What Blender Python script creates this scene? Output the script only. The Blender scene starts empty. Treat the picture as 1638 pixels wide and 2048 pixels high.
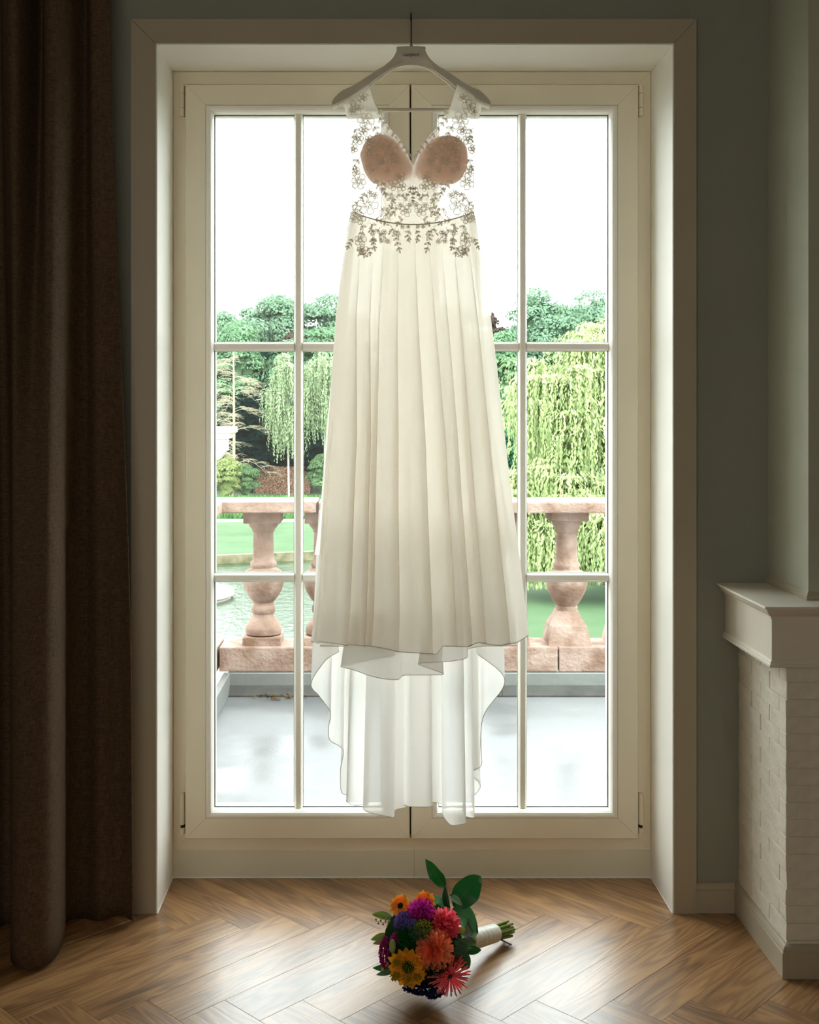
import bpy, bmesh, math, random
import numpy as np
from mathutils import Vector, Matrix, Euler
sc = bpy.context.scene
C = sc.collection
PI = math.pi
F, CX, CY, H = 2273.0, 745.0, 825.0, 1.359      # focal length in px of the 1638 x 2048 frame, principal point, eye height
CAMY = -3.08

# ------------------------------------------------------------------ camera, sky, exposure
cam_d = bpy.data.cameras.new('camera'); cam = bpy.data.objects.new('camera', cam_d); C.objects.link(cam)
cam.location = (0, CAMY, H); cam.rotation_euler = (PI/2, 0, 0)
cam_d.sensor_fit = 'VERTICAL'; cam_d.sensor_height = 36; cam_d.sensor_width = 36
cam_d.lens = F/2048*36
cam_d.shift_x = (819-CX)/2048; cam_d.shift_y = (CY-1024)/2048
cam_d.clip_start = .05; cam_d.clip_end = 600
sc.camera = cam
world = bpy.data.worlds.new('overcast_sky'); sc.world = world; world.use_nodes = True
wb = world.node_tree.nodes['Background']
wb.inputs['Color'].default_value = (.95, .985, 1, 1); wb.inputs['Strength'].default_value = 8.5
sun_d = bpy.data.lights.new('hazy_sun', 'SUN'); sun_d.energy = 3.0; sun_d.angle = math.radians(25); sun_d.color = (1, .95, .85)
sun = bpy.data.objects.new('hazy_sun', sun_d); C.objects.link(sun); sun.rotation_euler = (math.radians(38), math.radians(12), math.radians(25)); sun.location = (0, 6, 8)
sc.view_settings.view_transform = 'Standard'; sc.view_settings.look = 'None'
sc.view_settings.exposure = 0; sc.view_settings.gamma = 1; sc.view_settings.use_curve_mapping = False
try:
    sc.cycles.transparent_max_bounces = 24; sc.cycles.diffuse_bounces = 8; sc.cycles.max_bounces = 14
    sc.cycles.transmission_bounces = 10; sc.cycles.caustics_reflective = False
    sc.cycles.sample_clamp_indirect = 6; sc.cycles.use_denoising = True
except Exception: pass

# fill lamp added behind the camera to brighten the room; no window there
fill_d = bpy.data.lights.new('room_fill_light', 'AREA'); fill_d.shape = 'RECTANGLE'; fill_d.size = 2.6; fill_d.size_y = 1.9; fill_d.energy = 24; fill_d.color = (1, .95, .84)
fill = bpy.data.objects.new('room_fill_light', fill_d); C.objects.link(fill); fill.location = (-.75, -4.22, 1.5); fill.rotation_euler = (PI/2, 0, 0)

# ------------------------------------------------------------------ helpers
def P(px, py, D):
    return Vector(((px-CX)/F*D, D+CAMY, H-(py-CY)/F*D))
OUT = .50                                # outdoor colours are darkened to offset the strong sky
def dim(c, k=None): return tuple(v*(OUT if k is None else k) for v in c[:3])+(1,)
def srgb(r, g, b):
    f = lambda c: (c/255/12.92) if c/255 <= .04045 else ((c/255+.055)/1.055)**2.4
    return (f(r), f(g), f(b), 1)

def tag(o, label=None, cat=None, group=None, kind=None):
    if label: o['label'] = label
    if cat: o['category'] = cat
    if group: o['group'] = group
    if kind: o['kind'] = kind
    return o
def empty(name, loc=(0, 0, 0), **k):
    o = bpy.data.objects.new(name, None); C.objects.link(o); o.location = loc; o.empty_display_size = .05
    return tag(o, **k)
def link(name, me, mats=None, parent=None, loc=None, smooth=False, **k):
    """me: Mesh or BMesh in world coordinates (or local when loc is given); parent keeps world placement"""
    if isinstance(me, bmesh.types.BMesh):
        bm = me; me = bpy.data.meshes.new(name); bm.normal_update(); bm.to_mesh(me); bm.free()
    if mats is not None and not me.materials:
        for m in (mats if isinstance(mats, (list, tuple)) else [mats]): me.materials.append(m)
    if smooth:
        me.polygons.foreach_set('use_smooth', [True]*len(me.polygons))
    o = bpy.data.objects.new(name, me); C.objects.link(o)
    if loc is not None: o.location = loc
    if parent is not None:
        o.parent = parent
        o.matrix_parent_inverse = wmat(parent).inverted()
    return tag(o, **k)
def wmat(o):
    m = o.matrix_basis.copy()
    if o.parent: m = wmat(o.parent) @ o.matrix_parent_inverse @ m
    return m
def box(bm, x0, x1, y0, y1, z0, z1, bev=0, seg=1):
    r = bmesh.ops.create_cube(bm, size=1, matrix=Matrix.Translation(((x0+x1)/2, (y0+y1)/2, (z0+z1)/2)) @ Matrix.Diagonal((x1-x0, y1-y0, z1-z0, 1)))
    if bev:
        es = list({e for v in r['verts'] for e in v.link_edges})
        bmesh.ops.bevel(bm, geom=es, offset=bev, segments=seg, affect='EDGES', profile=.6)
    return bm
def bx(*a, **k):
    return box(bmesh.new(), *a, **k)
def lathe(bm, prof, cx, cy, seg=28, square=False):
    """prof: (r, z) list from bottom to top; square: four-sided with the half width r"""
    n = 4 if square else seg; rings = []
    for r, z in prof:
        ring = []
        for i in range(n):
            a = 2*PI*i/n + (PI/4 if square else 0); rr = r*math.sqrt(2) if square else r
            ring.append(bm.verts.new((cx+rr*math.cos(a), cy+rr*math.sin(a), z)))
        rings.append(ring)
    for a, b in zip(rings, rings[1:]):
        for i in range(n): bm.faces.new((a[i], a[(i+1) % n], b[(i+1) % n], b[i]))
    bm.faces.new(rings[0][::-1]); bm.faces.new(rings[-1])
    return bm
def tube(bm, pts, r, seg=8, cap=True):
    pts = [Vector(p) for p in pts]; n = len(pts)
    rs = r if isinstance(r, (list, tuple)) else [r]*n
    t0 = (pts[1]-pts[0]).normalized(); up = Vector((0, 0, 1)) if abs(t0.z) < .9 else Vector((1, 0, 0))
    nrm = t0.cross(up).normalized(); rings = []
    for i, p in enumerate(pts):
        t = (pts[min(i+1, n-1)]-pts[max(i-1, 0)]).normalized()
        nrm = (nrm - t*nrm.dot(t)).normalized(); bn = t.cross(nrm)
        rings.append([bm.verts.new(p+(nrm*math.cos(2*PI*k/seg)+bn*math.sin(2*PI*k/seg))*rs[i]) for k in range(seg)])
    for a, b in zip(rings, rings[1:]):
        for i in range(seg): bm.faces.new((a[i], a[(i+1) % seg], b[(i+1) % seg], b[i]))
    if cap:
        bm.faces.new(rings[0][::-1]); bm.faces.new(rings[-1])
    return bm
def rect_frame(bm, x0, x1, z0, z1, prof, gap=0.0):
    """prof: closed polygon of (inset, y); swept round the rectangle as four mitred members"""
    def cor(i, ins, g, which):
        # corners: 0 BL, 1 BR, 2 TR, 3 TL
        x = (x0+ins) if i in (0, 3) else (x1-ins); z = (z0+ins) if i in (0, 1) else (z1-ins)
        return x, z
    for s in range(4):
        a, b = s, (s+1) % 4; ra, rb = [], []
        for ins, y in prof:
            xa, za = cor(a, ins, 0, 0); xb, zb = cor(b, ins, 0, 0)
            d = Vector((xb-xa, 0, zb-za)).normalized()*gap
            ra.append(bm.verts.new((xa+d.x, y, za+d.z))); rb.append(bm.verts.new((xb-d.x, y, zb-d.z)))
        n = len(prof)
        for i in range(n):
            bm.faces.new((ra[i], ra[(i+1) % n], rb[(i+1) % n], rb[i]))
        bm.faces.new(ra[::-1]); bm.faces.new(rb)
    bmesh.ops.recalc_face_normals(bm, faces=bm.faces[:])
    return bm
def catmull(pts, n):
    pts = [np.array(p, float) for p in pts]
    q = [2*pts[0]-pts[1]]+pts+[2*pts[-1]-pts[-2]]; out = []
    m = len(pts)-1
    for k in range(n):
        t = k/(n-1)*m; i = min(int(t), m-1); f = t-i
        a, b, c, d = q[i:i+4]
        out.append(.5*((2*b)+(-a+c)*f+(2*a-5*b+4*c-d)*f*f+(-a+3*b-3*c+d)*f**3))
    return np.array(out)
def interp(x, tab):
    xs = [t[0] for t in tab]; ys = [t[1] for t in tab]
    return float(np.interp(x, xs, ys))
def grid_mesh(name, co, nu, nv, closed=False):
    """co: array [nv, nu, 3]"""
    me = bpy.data.meshes.new(name)
    fs = []
    for j in range(nv-1):
        for i in range(nu if closed else nu-1):
            i2 = (i+1) % nu
            fs.append((j*nu+i, j*nu+i2, (j+1)*nu+i2, (j+1)*nu+i))
    me.from_pydata(np.asarray(co).reshape(-1, 3).tolist(), [], fs); me.update()
    return me

# ------------------------------------------------------------------ materials
def newmat(name):
    m = bpy.data.materials.new(name); m.use_nodes = True
    nt = m.node_tree; return m, nt, nt.nodes['Principled BSDF'], nt.nodes['Material Output']
def N(nt, t, **k):
    n = nt.nodes.new(t)
    for a, v in k.items(): setattr(n, a, v)
    return n
def mat(name, col, rough=.6, var=.0, vscale=6, bump=0, bscale=60, spec=.5, metal=0, col2=None, stretch=None, detail=4):
    m, nt, b, out = newmat(name)
    b.inputs['Base Color'].default_value = col; b.inputs['Roughness'].default_value = rough
    b.inputs['Specular IOR Level'].default_value = spec; b.inputs['Metallic'].default_value = metal
    tc = N(nt, 'ShaderNodeTexCoord'); src = tc.outputs['Object']
    if stretch:
        mp = N(nt, 'ShaderNodeMapping'); mp.inputs['Scale'].default_value = stretch
        nt.links.new(src, mp.inputs['Vector']); src = mp.outputs['Vector']
    if var or col2:
        nz = N(nt, 'ShaderNodeTexNoise'); nz.inputs['Scale'].default_value = vscale; nz.inputs['Detail'].default_value = detail
        nt.links.new(src, nz.inputs['Vector'])
        rp = N(nt, 'ShaderNodeValToRGB'); c2 = col2 or tuple(c*(1-var) for c in col[:3])+(1,)
        rp.color_ramp.elements[0].color = c2; rp.color_ramp.elements[1].color = col
        rp.color_ramp.elements[0].position = .35; rp.color_ramp.elements[1].position = .65
        nt.links.new(nz.outputs['Fac'], rp.inputs['Fac']); nt.links.new(rp.outputs['Color'], b.inputs['Base Color'])
    if bump:
        n2 = N(nt, 'ShaderNodeTexNoise'); n2.inputs['Scale'].default_value = bscale; n2.inputs['Detail'].default_value = 5
        nt.links.new(src, n2.inputs['Vector'])
        bp = N(nt, 'ShaderNodeBump'); bp.inputs['Strength'].default_value = bump; bp.inputs['Distance'].default_value = .01
        nt.links.new(n2.outputs['Fac'], bp.inputs['Height']); nt.links.new(bp.outputs['Normal'], b.inputs['Normal'])
    return m
def cloth_mat(name, col, transparent=0.0, translucent=.5, weave=0, island=0):
    m, nt, b, out = newmat(name); nt.nodes.remove(b)
    d = N(nt, 'ShaderNodeBsdfDiffuse'); t = N(nt, 'ShaderNodeBsdfTranslucent')
    d.inputs['Color'].default_value = col; t.inputs['Color'].default_value = col
    mx = N(nt, 'ShaderNodeMixShader'); mx.inputs[0].default_value = translucent
    nt.links.new(d.outputs[0], mx.inputs[1]); nt.links.new(t.outputs[0], mx.inputs[2]); last = mx
    if weave:
        tc = N(nt, 'ShaderNodeTexCoord'); mp = N(nt, 'ShaderNodeMapping'); mp.inputs['Scale'].default_value = (1, 1, .25)
        nz = N(nt, 'ShaderNodeTexNoise'); nz.inputs['Scale'].default_value = 700; bp = N(nt, 'ShaderNodeBump')
        bp.inputs['Strength'].default_value = weave; bp.inputs['Distance'].default_value = .001
        nt.links.new(tc.outputs['Object'], mp.inputs[0]); nt.links.new(mp.outputs[0], nz.inputs['Vector'])
        nt.links.new(nz.outputs['Fac'], bp.inputs['Height'])
        nt.links.new(bp.outputs['Normal'], d.inputs['Normal']); nt.links.new(bp.outputs['Normal'], t.inputs['Normal'])
    if island:
        g = N(nt, 'ShaderNodeNewGeometry'); hs = N(nt, 'ShaderNodeHueSaturation'); hs.inputs['Color'].default_value = col
        ma = N(nt, 'ShaderNodeMapRange'); ma.inputs['To Min'].default_value = 1-island; ma.inputs['To Max'].default_value = 1+island
        nt.links.new(g.outputs['Random Per Island'], ma.inputs['Value']); nt.links.new(ma.outputs[0], hs.inputs['Value'])
        nt.links.new(hs.outputs[0], d.inputs['Color']); nt.links.new(hs.outputs[0], t.inputs['Color'])
    if transparent:
        tr = N(nt, 'ShaderNodeBsdfTransparent'); m2 = N(nt, 'ShaderNodeMixShader'); m2.inputs[0].default_value = transparent
        nt.links.new(last.outputs[0], m2.inputs[1]); nt.links.new(tr.outputs[0], m2.inputs[2]); last = m2
    nt.links.new(last.outputs[0], out.inputs['Surface'])
    return m
def glass_mat():
    m, nt, b, out = newmat('window_glass'); nt.nodes.remove(b)
    tr = N(nt, 'ShaderNodeBsdfTransparent'); tr.inputs['Color'].default_value = (.95, .98, .97, 1)
    gl = N(nt, 'ShaderNodeBsdfGlossy'); gl.inputs['Roughness'].default_value = .02
    fr = N(nt, 'ShaderNodeFresnel'); fr.inputs['IOR'].default_value = 1.45
    ge = N(nt, 'ShaderNodeNewGeometry'); iv = N(nt, 'ShaderNodeMath', operation='SUBTRACT'); iv.inputs[0].default_value = 1; nt.links.new(ge.outputs['Backfacing'], iv.inputs[1])
    mu = N(nt, 'ShaderNodeMath', operation='MULTIPLY'); nt.links.new(fr.outputs[0], mu.inputs[0]); nt.links.new(iv.outputs[0], mu.inputs[1])
    mx = N(nt, 'ShaderNodeMixShader'); nt.links.new(mu.outputs[0], mx.inputs[0])
    nt.links.new(tr.outputs[0], mx.inputs[1]); nt.links.new(gl.outputs[0], mx.inputs[2]); nt.links.new(mx.outputs[0], out.inputs['Surface'])
    return m
def wood_mat():
    m, nt, b, out = newmat('oiled_oak'); L = nt.links.new
    tc = N(nt, 'ShaderNodeTexCoord'); oi = N(nt, 'ShaderNodeObjectInfo')
    mul = N(nt, 'ShaderNodeMath', operation='MULTIPLY'); mul.inputs[1].default_value = 37
    L(oi.outputs['Random'], mul.inputs[0])
    cmb = N(nt, 'ShaderNodeCombineXYZ'); L(mul.outputs[0], cmb.inputs['X']); L(mul.outputs[0], cmb.inputs['Y'])
    add = N(nt, 'ShaderNodeVectorMath', operation='ADD'); L(tc.outputs['Object'], add.inputs[0]); L(cmb.outputs[0], add.inputs[1])
    mp = N(nt, 'ShaderNodeMapping'); mp.inputs['Scale'].default_value = (1.6, 13, 13); L(add.outputs[0], mp.inputs[0])
    # distorted rings for the cathedral figure
    n0 = N(nt, 'ShaderNodeTexNoise'); n0.inputs['Scale'].default_value = .9; n0.inputs['Detail'].default_value = 2; L(mp.outputs[0], n0.inputs['Vector'])
    ml = N(nt, 'ShaderNodeMath', operation='MULTIPLY'); ml.inputs[1].default_value = 75; L(n0.outputs['Fac'], ml.inputs[0])
    sn = N(nt, 'ShaderNodeMath', operation='SINE'); L(ml.outputs[0], sn.inputs[0])
    mp2 = N(nt, 'ShaderNodeMapping'); mp2.inputs['Scale'].default_value = (9, 320, 320); L(add.outputs[0], mp2.inputs[0])
    n1 = N(nt, 'ShaderNodeTexNoise'); n1.inputs['Scale'].default_value = 1; n1.inputs['Detail'].default_value = 6; L(mp2.outputs[0], n1.inputs['Vector'])
    mp3 = N(nt, 'ShaderNodeMapping'); mp3.inputs['Scale'].default_value = (1.2, 9, 9); L(add.outputs[0], mp3.inputs[0])
    n2 = N(nt, 'ShaderNodeTexNoise'); n2.inputs['Scale'].default_value = 1; n2.inputs['Detail'].default_value = 4; L(mp3.outputs[0], n2.inputs['Vector'])
    a1 = N(nt, 'ShaderNodeMath', operation='MULTIPLY_ADD'); a1.inputs[1].default_value = .10; L(sn.outputs[0], a1.inputs[0]); L(n2.outputs['Fac'], a1.inputs[2])
    a2 = N(nt, 'ShaderNodeMath', operation='MULTIPLY_ADD'); a2.inputs[1].default_value = .5; L(n1.outputs['Fac'], a2.inputs[0]); L(a1.outputs[0], a2.inputs[2])
    a3 = N(nt, 'ShaderNodeMath', operation='MULTIPLY_ADD'); a3.inputs[1].default_value = .12; L(oi.outputs['Random'], a3.inputs[0]); L(a2.outputs[0], a3.inputs[2])
    rp = N(nt, 'ShaderNodeValToRGB'); e = rp.color_ramp.elements
    e[0].position = .5; e[0].color = (.085, .040, .016, 1); e[1].position = 1.08; e[1].color = (.45, .245, .095, 1)
    k = e.new(.78); k.color = (.29, .142, .052, 1)
    L(a3.outputs[0], rp.inputs['Fac']); L(rp.outputs['Color'], b.inputs['Base Color'])
    b.inputs['Roughness'].default_value = .42; b.inputs['Specular IOR Level'].default_value = .45
    b.inputs['Coat Weight'].default_value = 1; b.inputs['Coat IOR'].default_value = 1.5; b.inputs['Coat Roughness'].default_value = .36
    rr = N(nt, 'ShaderNodeMapRange'); rr.inputs['To Min'].default_value = .42; rr.inputs['To Max'].default_value = .30; L(n1.outputs['Fac'], rr.inputs['Value']); L(rr.outputs[0], b.inputs['Roughness'])
    hh = N(nt, 'ShaderNodeMath', operation='MULTIPLY_ADD'); hh.inputs[1].default_value = .35; L(sn.outputs[0], hh.inputs[0]); L(n1.outputs['Fac'], hh.inputs[2])
    bp = N(nt, 'ShaderNodeBump'); bp.inputs['Strength'].default_value = .35; bp.inputs['Distance'].default_value = .0008
    L(hh.outputs[0], bp.inputs['Height']); L(bp.outputs['Normal'], b.inputs['Normal'])
    return m
M = dict(
    wall=mat('wall_paint', (.27, .275, .225, 1), .75, var=.06, vscale=2, bump=.12, bscale=400, spec=.3),
    trim=mat('trim_paint', (.40, .345, .255, 1), .45, var=.03, vscale=3, bump=.05, bscale=300, spec=.4),
    plinth=mat('plinth_paint', (.74, .70, .56, 1), .45, var=.05, vscale=5),
    breast=mat('chimney_paint', (.40, .395, .31, 1), .7, var=.05, vscale=2, bump=.1, bscale=400, spec=.3),
    reveal=mat('reveal_paint', (.87, .85, .79, 1), .4, var=.03, vscale=3, spec=.4),
    frame=mat('door_paint', (.84, .77, .61, 1), .38, var=.03, vscale=4, bump=.04, bscale=250, spec=.5),
    bead=mat('bead_paint', (.85, .82, .74, 1), .35, spec=.5),
    gasket=mat('gasket_rubber', (.05, .075, .08, 1), .5),
    dark=mat('dark_gap', (.02, .018, .012, 1), .8),
    steel=mat('grey_steel', (.45, .45, .42, 1), .35, metal=.7),
    glass=glass_mat(), wood=wood_mat(),
    ceiling=mat('ceiling_plaster', (.7, .69, .64, 1), .9),
    brick=mat('painted_brick', (.70, .66, .55, 1), .6, var=.10, vscale=25, bump=.5, bscale=45, spec=.3),
    mortar=mat('painted_mortar', (.62, .59, .5, 1), .9, var=.2, vscale=30, bump=.3, bscale=90),
    mantle=mat('mantle_paint', (.68, .63, .53, 1), .45, var=.04, vscale=8, bump=.08, bscale=60),
    curtain=None,
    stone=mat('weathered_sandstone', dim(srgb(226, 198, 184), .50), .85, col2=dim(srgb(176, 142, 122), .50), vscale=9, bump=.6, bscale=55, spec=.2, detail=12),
    terrace=None,
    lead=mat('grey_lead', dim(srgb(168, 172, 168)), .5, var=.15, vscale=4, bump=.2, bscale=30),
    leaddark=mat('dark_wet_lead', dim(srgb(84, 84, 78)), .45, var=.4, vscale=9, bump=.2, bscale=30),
)
def curtain_mat():
    m, nt, b, out = newmat('brown_linen'); L = nt.links.new
    tc = N(nt, 'ShaderNodeTexCoord')
    ns = []
    for s in ((900, 900, 60), (60, 60, 900)):
        mp = N(nt, 'ShaderNodeMapping'); mp.inputs['Scale'].default_value = s; L(tc.outputs['Object'], mp.inputs[0])
        n = N(nt, 'ShaderNodeTexNoise'); n.inputs['Scale'].default_value = 1; n.inputs['Detail'].default_value = 2; L(mp.outputs[0], n.inputs['Vector']); ns.append(n)
    ad = N(nt, 'ShaderNodeMath', operation='ADD'); L(ns[0].outputs['Fac'], ad.inputs[0]); L(ns[1].outputs['Fac'], ad.inputs[1])
    rp = N(nt, 'ShaderNodeValToRGB'); e = rp.color_ramp.elements
    hf = N(nt, 'ShaderNodeMath', operation='MULTIPLY'); hf.inputs[1].default_value = .5; L(ad.outputs[0], hf.inputs[0])
    e[0].position = .35; e[0].color = (.040, .025, .014, 1); e[1].position = .65; e[1].color = (.125, .078, .043, 1)
    L(hf.outputs[0], rp.inputs['Fac']); L(rp.outputs[0], b.inputs['Base Color'])
    b.inputs['Roughness'].default_value = .9; b.inputs['Specular IOR Level'].default_value = .15
    b.inputs['Sheen Weight'].default_value = 0
    bp = N(nt, 'ShaderNodeBump'); bp.inputs['Strength'].default_value = .5; bp.inputs['Distance'].default_value = .001
    L(hf.outputs[0], bp.inputs['Height']); L(bp.outputs[0], b.inputs['Normal'])
    return m
M['curtain'] = curtain_mat()
def terrace_mat():
    m, nt, b, out = newmat('wet_roofing_felt'); L = nt.links.new
    tc = N(nt, 'ShaderNodeTexCoord')
    n1 = N(nt, 'ShaderNodeTexNoise'); n1.inputs['Scale'].default_value = 1.4; n1.inputs['Detail'].default_value = 6; L(tc.outputs['Object'], n1.inputs['Vector'])
    rp = N(nt, 'ShaderNodeValToRGB'); e = rp.color_ramp.elements; e[0].position = .42; e[1].position = .55
    e[0].color = (.30, .30, .30, 1); e[1].color = (.6, .6, .6, 1); L(n1.outputs['Fac'], rp.inputs['Fac']); L(rp.outputs[0], b.inputs['Roughness'])
    cr = N(nt, 'ShaderNodeValToRGB'); e = cr.color_ramp.elements; e[0].position = .4; e[1].position = .6
    e[0].color = (.115, .122, .126, 1); e[1].color = (.165, .172, .175, 1); L(n1.outputs['Fac'], cr.inputs['Fac']); L(cr.outputs[0], b.inputs['Base Color'])
    n2 = N(nt, 'ShaderNodeTexNoise'); n2.inputs['Scale'].default_value = 120; n2.inputs['Detail'].default_value = 3; L(tc.outputs['Object'], n2.inputs['Vector'])
    ml = N(nt, 'ShaderNodeMath', operation='MULTIPLY'); L(n2.outputs['Fac'], ml.inputs[0]); L(rp.outputs[0], ml.inputs[1])
    bp = N(nt, 'ShaderNodeBump'); bp.inputs['Strength'].default_value = .6; bp.inputs['Distance'].default_value = .004
    L(ml.outputs[0], bp.inputs['Height']); L(bp.outputs[0], b.inputs['Normal'])
    b.inputs['Specular IOR Level'].default_value = .8
    return m
M['terrace'] = terrace_mat()

# ------------------------------------------------------------------ room shell
XL, XR, YB, ZC = -2.3, 2.3, -4.3, 2.85
WY0, WY1 = .018, .36
OL, OR, OT = -.583, .813, 2.355        # the opening, inside its lining boards
wl = .0045
wf = empty('wall_front', (0, WY0, 0), kind='structure')
link('wall_panel', bx(XL-.1, OL-wl, WY0, WY1, 0, ZC), M['wall'], wf)
link('wall_panel', bx(OR+wl, XR+.1, WY0, WY1, 0, ZC), M['wall'], wf)
link('wall_panel', bx(OL-wl, OR+wl, WY0, WY1, OT+wl, ZC), M['wall'], wf)
link('wall_left', bx(XL-.1, XL, YB-.1, WY0, 0, ZC), M['wall'], kind='structure')
link('wall_right', bx(XR, XR+.1, YB-.1, WY0, 0, ZC), M['wall'], kind='structure')
link('wall_back', bx(XL, XR, YB-.1, YB, 0, ZC), M['wall'], kind='structure')
link('ceiling', bx(XL-.1, XR+.1, YB-.1, WY1, ZC, ZC+.1), M['ceiling'], kind='structure')

# floor: herringbone planks 635 x 127 mm
floor = link('floor', bx(XL-.1, XR+.1, YB-.1, WY1, -.08, -.014), M['dark'], kind='structure')
Lp, Wp = .635, .127
def clip_poly(poly, rect):
    x0, x1, y0, y1 = rect
    for ax, lim, sg in ((0, x0, 1), (0, x1, -1), (1, y0, 1), (1, y1, -1)):
        out = []
        for i in range(len(poly)):
            a, b = poly[i-1], poly[i]; da, db = (a[ax]-lim)*sg, (b[ax]-lim)*sg
            if da >= 0 or db >= 0:
                if da >= 0 and db >= 0: out.append(b)
                else:
                    t = da/(da-db); c = (a[0]+(b[0]-a[0])*t, a[1]+(b[1]-a[1])*t)
                    if da >= 0: out.append(c)
                    else: out += [c, b]
        poly = out
        if len(poly) < 3: return []
    return poly
def plank_mesh(poly):
    bm = bmesh.new()
    vs = [bm.verts.new((x, y, 0)) for x, y in poly]; f = bm.faces.new(vs)
    if f.normal.z < 0: f.normal_flip()
    r = bmesh.ops.extrude_face_region(bm, geom=[f])
    for v in r['geom']:
        if isinstance(v, bmesh.types.BMVert): v.co.z = -.014
    bmesh.ops.recalc_face_normals(bm, faces=bm.faces[:])
    es = [e for e in bm.edges if all(abs(v.co.z) < 1e-6 for v in e.verts)]
    try: bmesh.ops.bevel(bm, geom=es, offset=.0005, segments=1, affect='EDGES')
    except Exception: pass
    me = bpy.data.meshes.new('plank'); bm.normal_update(); bm.to_mesh(me); bm.free(); me.materials.append(M['wood']); return me
g = .00012
full = plank_mesh([(g, g), (Lp-g, g), (Lp-g, Wp-g), (g, Wp-g)])
offY = -.092 + Lp/math.sqrt(2)
s2 = math.sqrt(2)
k0 = round((-.3418*s2-Lp)/(2*Wp)); offX = -.3418-(2*k0*Wp+Lp)/s2
frect = (XL, XR, YB, .262)
rnd = random.Random(5)
for k in range(-60, 60):
    for j in range(-10, 11):
        for kind in (0, 1):
            if kind == 0: u, v, ang = k*Wp+j*2*Lp, k*Wp, -PI/4
            else: u, v, ang = k*Wp+Lp+Wp+j*2*Lp, (k+1)*Wp-Lp, PI/4
            ox, oy = (u+v)/s2+offX, (v-u)/s2+offY
            ca, sa = math.cos(ang), math.sin(ang)
            pts = [(ox+a*ca-b*sa, oy+a*sa+b*ca) for a, b in ((g, g), (Lp-g, g), (Lp-g, Wp-g), (g, Wp-g))]
            cl = clip_poly(pts, frect)
            if not cl: continue
            area = abs(sum(cl[i-1][0]*cl[i][1]-cl[i][0]*cl[i-1][1] for i in range(len(cl))))/2
            if area < .0004: continue
            if area > Lp*Wp*.985: me = full
            else: me = plank_mesh([((x-ox)*ca+(y-oy)*sa, -(x-ox)*sa+(y-oy)*ca) for x, y in cl])
            o = bpy.data.objects.new('plank', me); C.objects.link(o); o.parent = floor
            o.location = (ox, oy, rnd.uniform(-.0002, .0002)); o.rotation_euler = (0, 0, ang)

# casing round the opening (front face at y = 0), with mitred corners
CO_L, CO_R, CO_T = -.6545, .878, 2.4255
def prism(bm, pts, y0, y1):
    a = [bm.verts.new((x, y0, z)) for x, z in pts]; b = [bm.verts.new((x, y1, z)) for x, z in pts]
    n = len(pts); bm.faces.new(a); bm.faces.new(b[::-1])
    for i in range(n): bm.faces.new((a[i], b[i], b[(i+1) % n], a[(i+1) % n]))
    bmesh.ops.recalc_face_normals(bm, faces=bm.faces[:])
    return bm
mg = .0006; ib = -.0048
link('trim_1', prism(bmesh.new(), [(CO_L, 0), (OL+ib, 0), (OL+ib, OT-ib-mg), (CO_L, CO_T-mg)], 0, WY0), M['trim'], kind='structure')
link('trim_2', prism(bmesh.new(), [(CO_L+mg, CO_T), (OL+ib+mg, OT-ib), (OR-ib-mg, OT-ib), (CO_R-mg, CO_T)], 0, WY0), M['trim'], kind='structure')
link('trim_3', prism(bmesh.new(), [(OR-ib, 0), (CO_R, 0), (CO_R, CO_T-mg), (OR-ib, OT-ib-mg)], 0, WY0), M['trim'], kind='structure')
link('trim_4', bx(OL-wl, OL, -.0012, .30, 0, OT, bev=.001), M['reveal'], kind='structure')
link('trim_5', bx(OR, OR+wl, -.0012, .30, 0, OT, bev=.001), M['reveal'], kind='structure')
link('trim_6', bx(OL-wl, OR+wl, -.0012, .30, OT, OT+wl, bev=.001), M['reveal'], kind='structure')
# plinth board under the door, with a caulk line along the floor
pb = link('trim_7', bx(OL, .122, .238, .30, .001, .081, bev=.0012), M['plinth'], kind='structure')
link('trim_8', bx(.1225, OR, .2385, .30, .001, .0805, bev=.0012), M['plinth'], kind='structure')
caulk = mat('white_caulk', (.8, .78, .72, 1), .5)
link('trim_9', tube(bmesh.new(), [(OL, .237, .0015), (OR, .237, .0015)], .0022, 6), caulk, kind='structure')
for n, x in ((10, OL), (11, OR)):
    link('trim_%d' % n, tube(bmesh.new(), [(x, .0, .0015), (x, .24, .0015)], .0020, 6), caulk, kind='structure')

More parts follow.
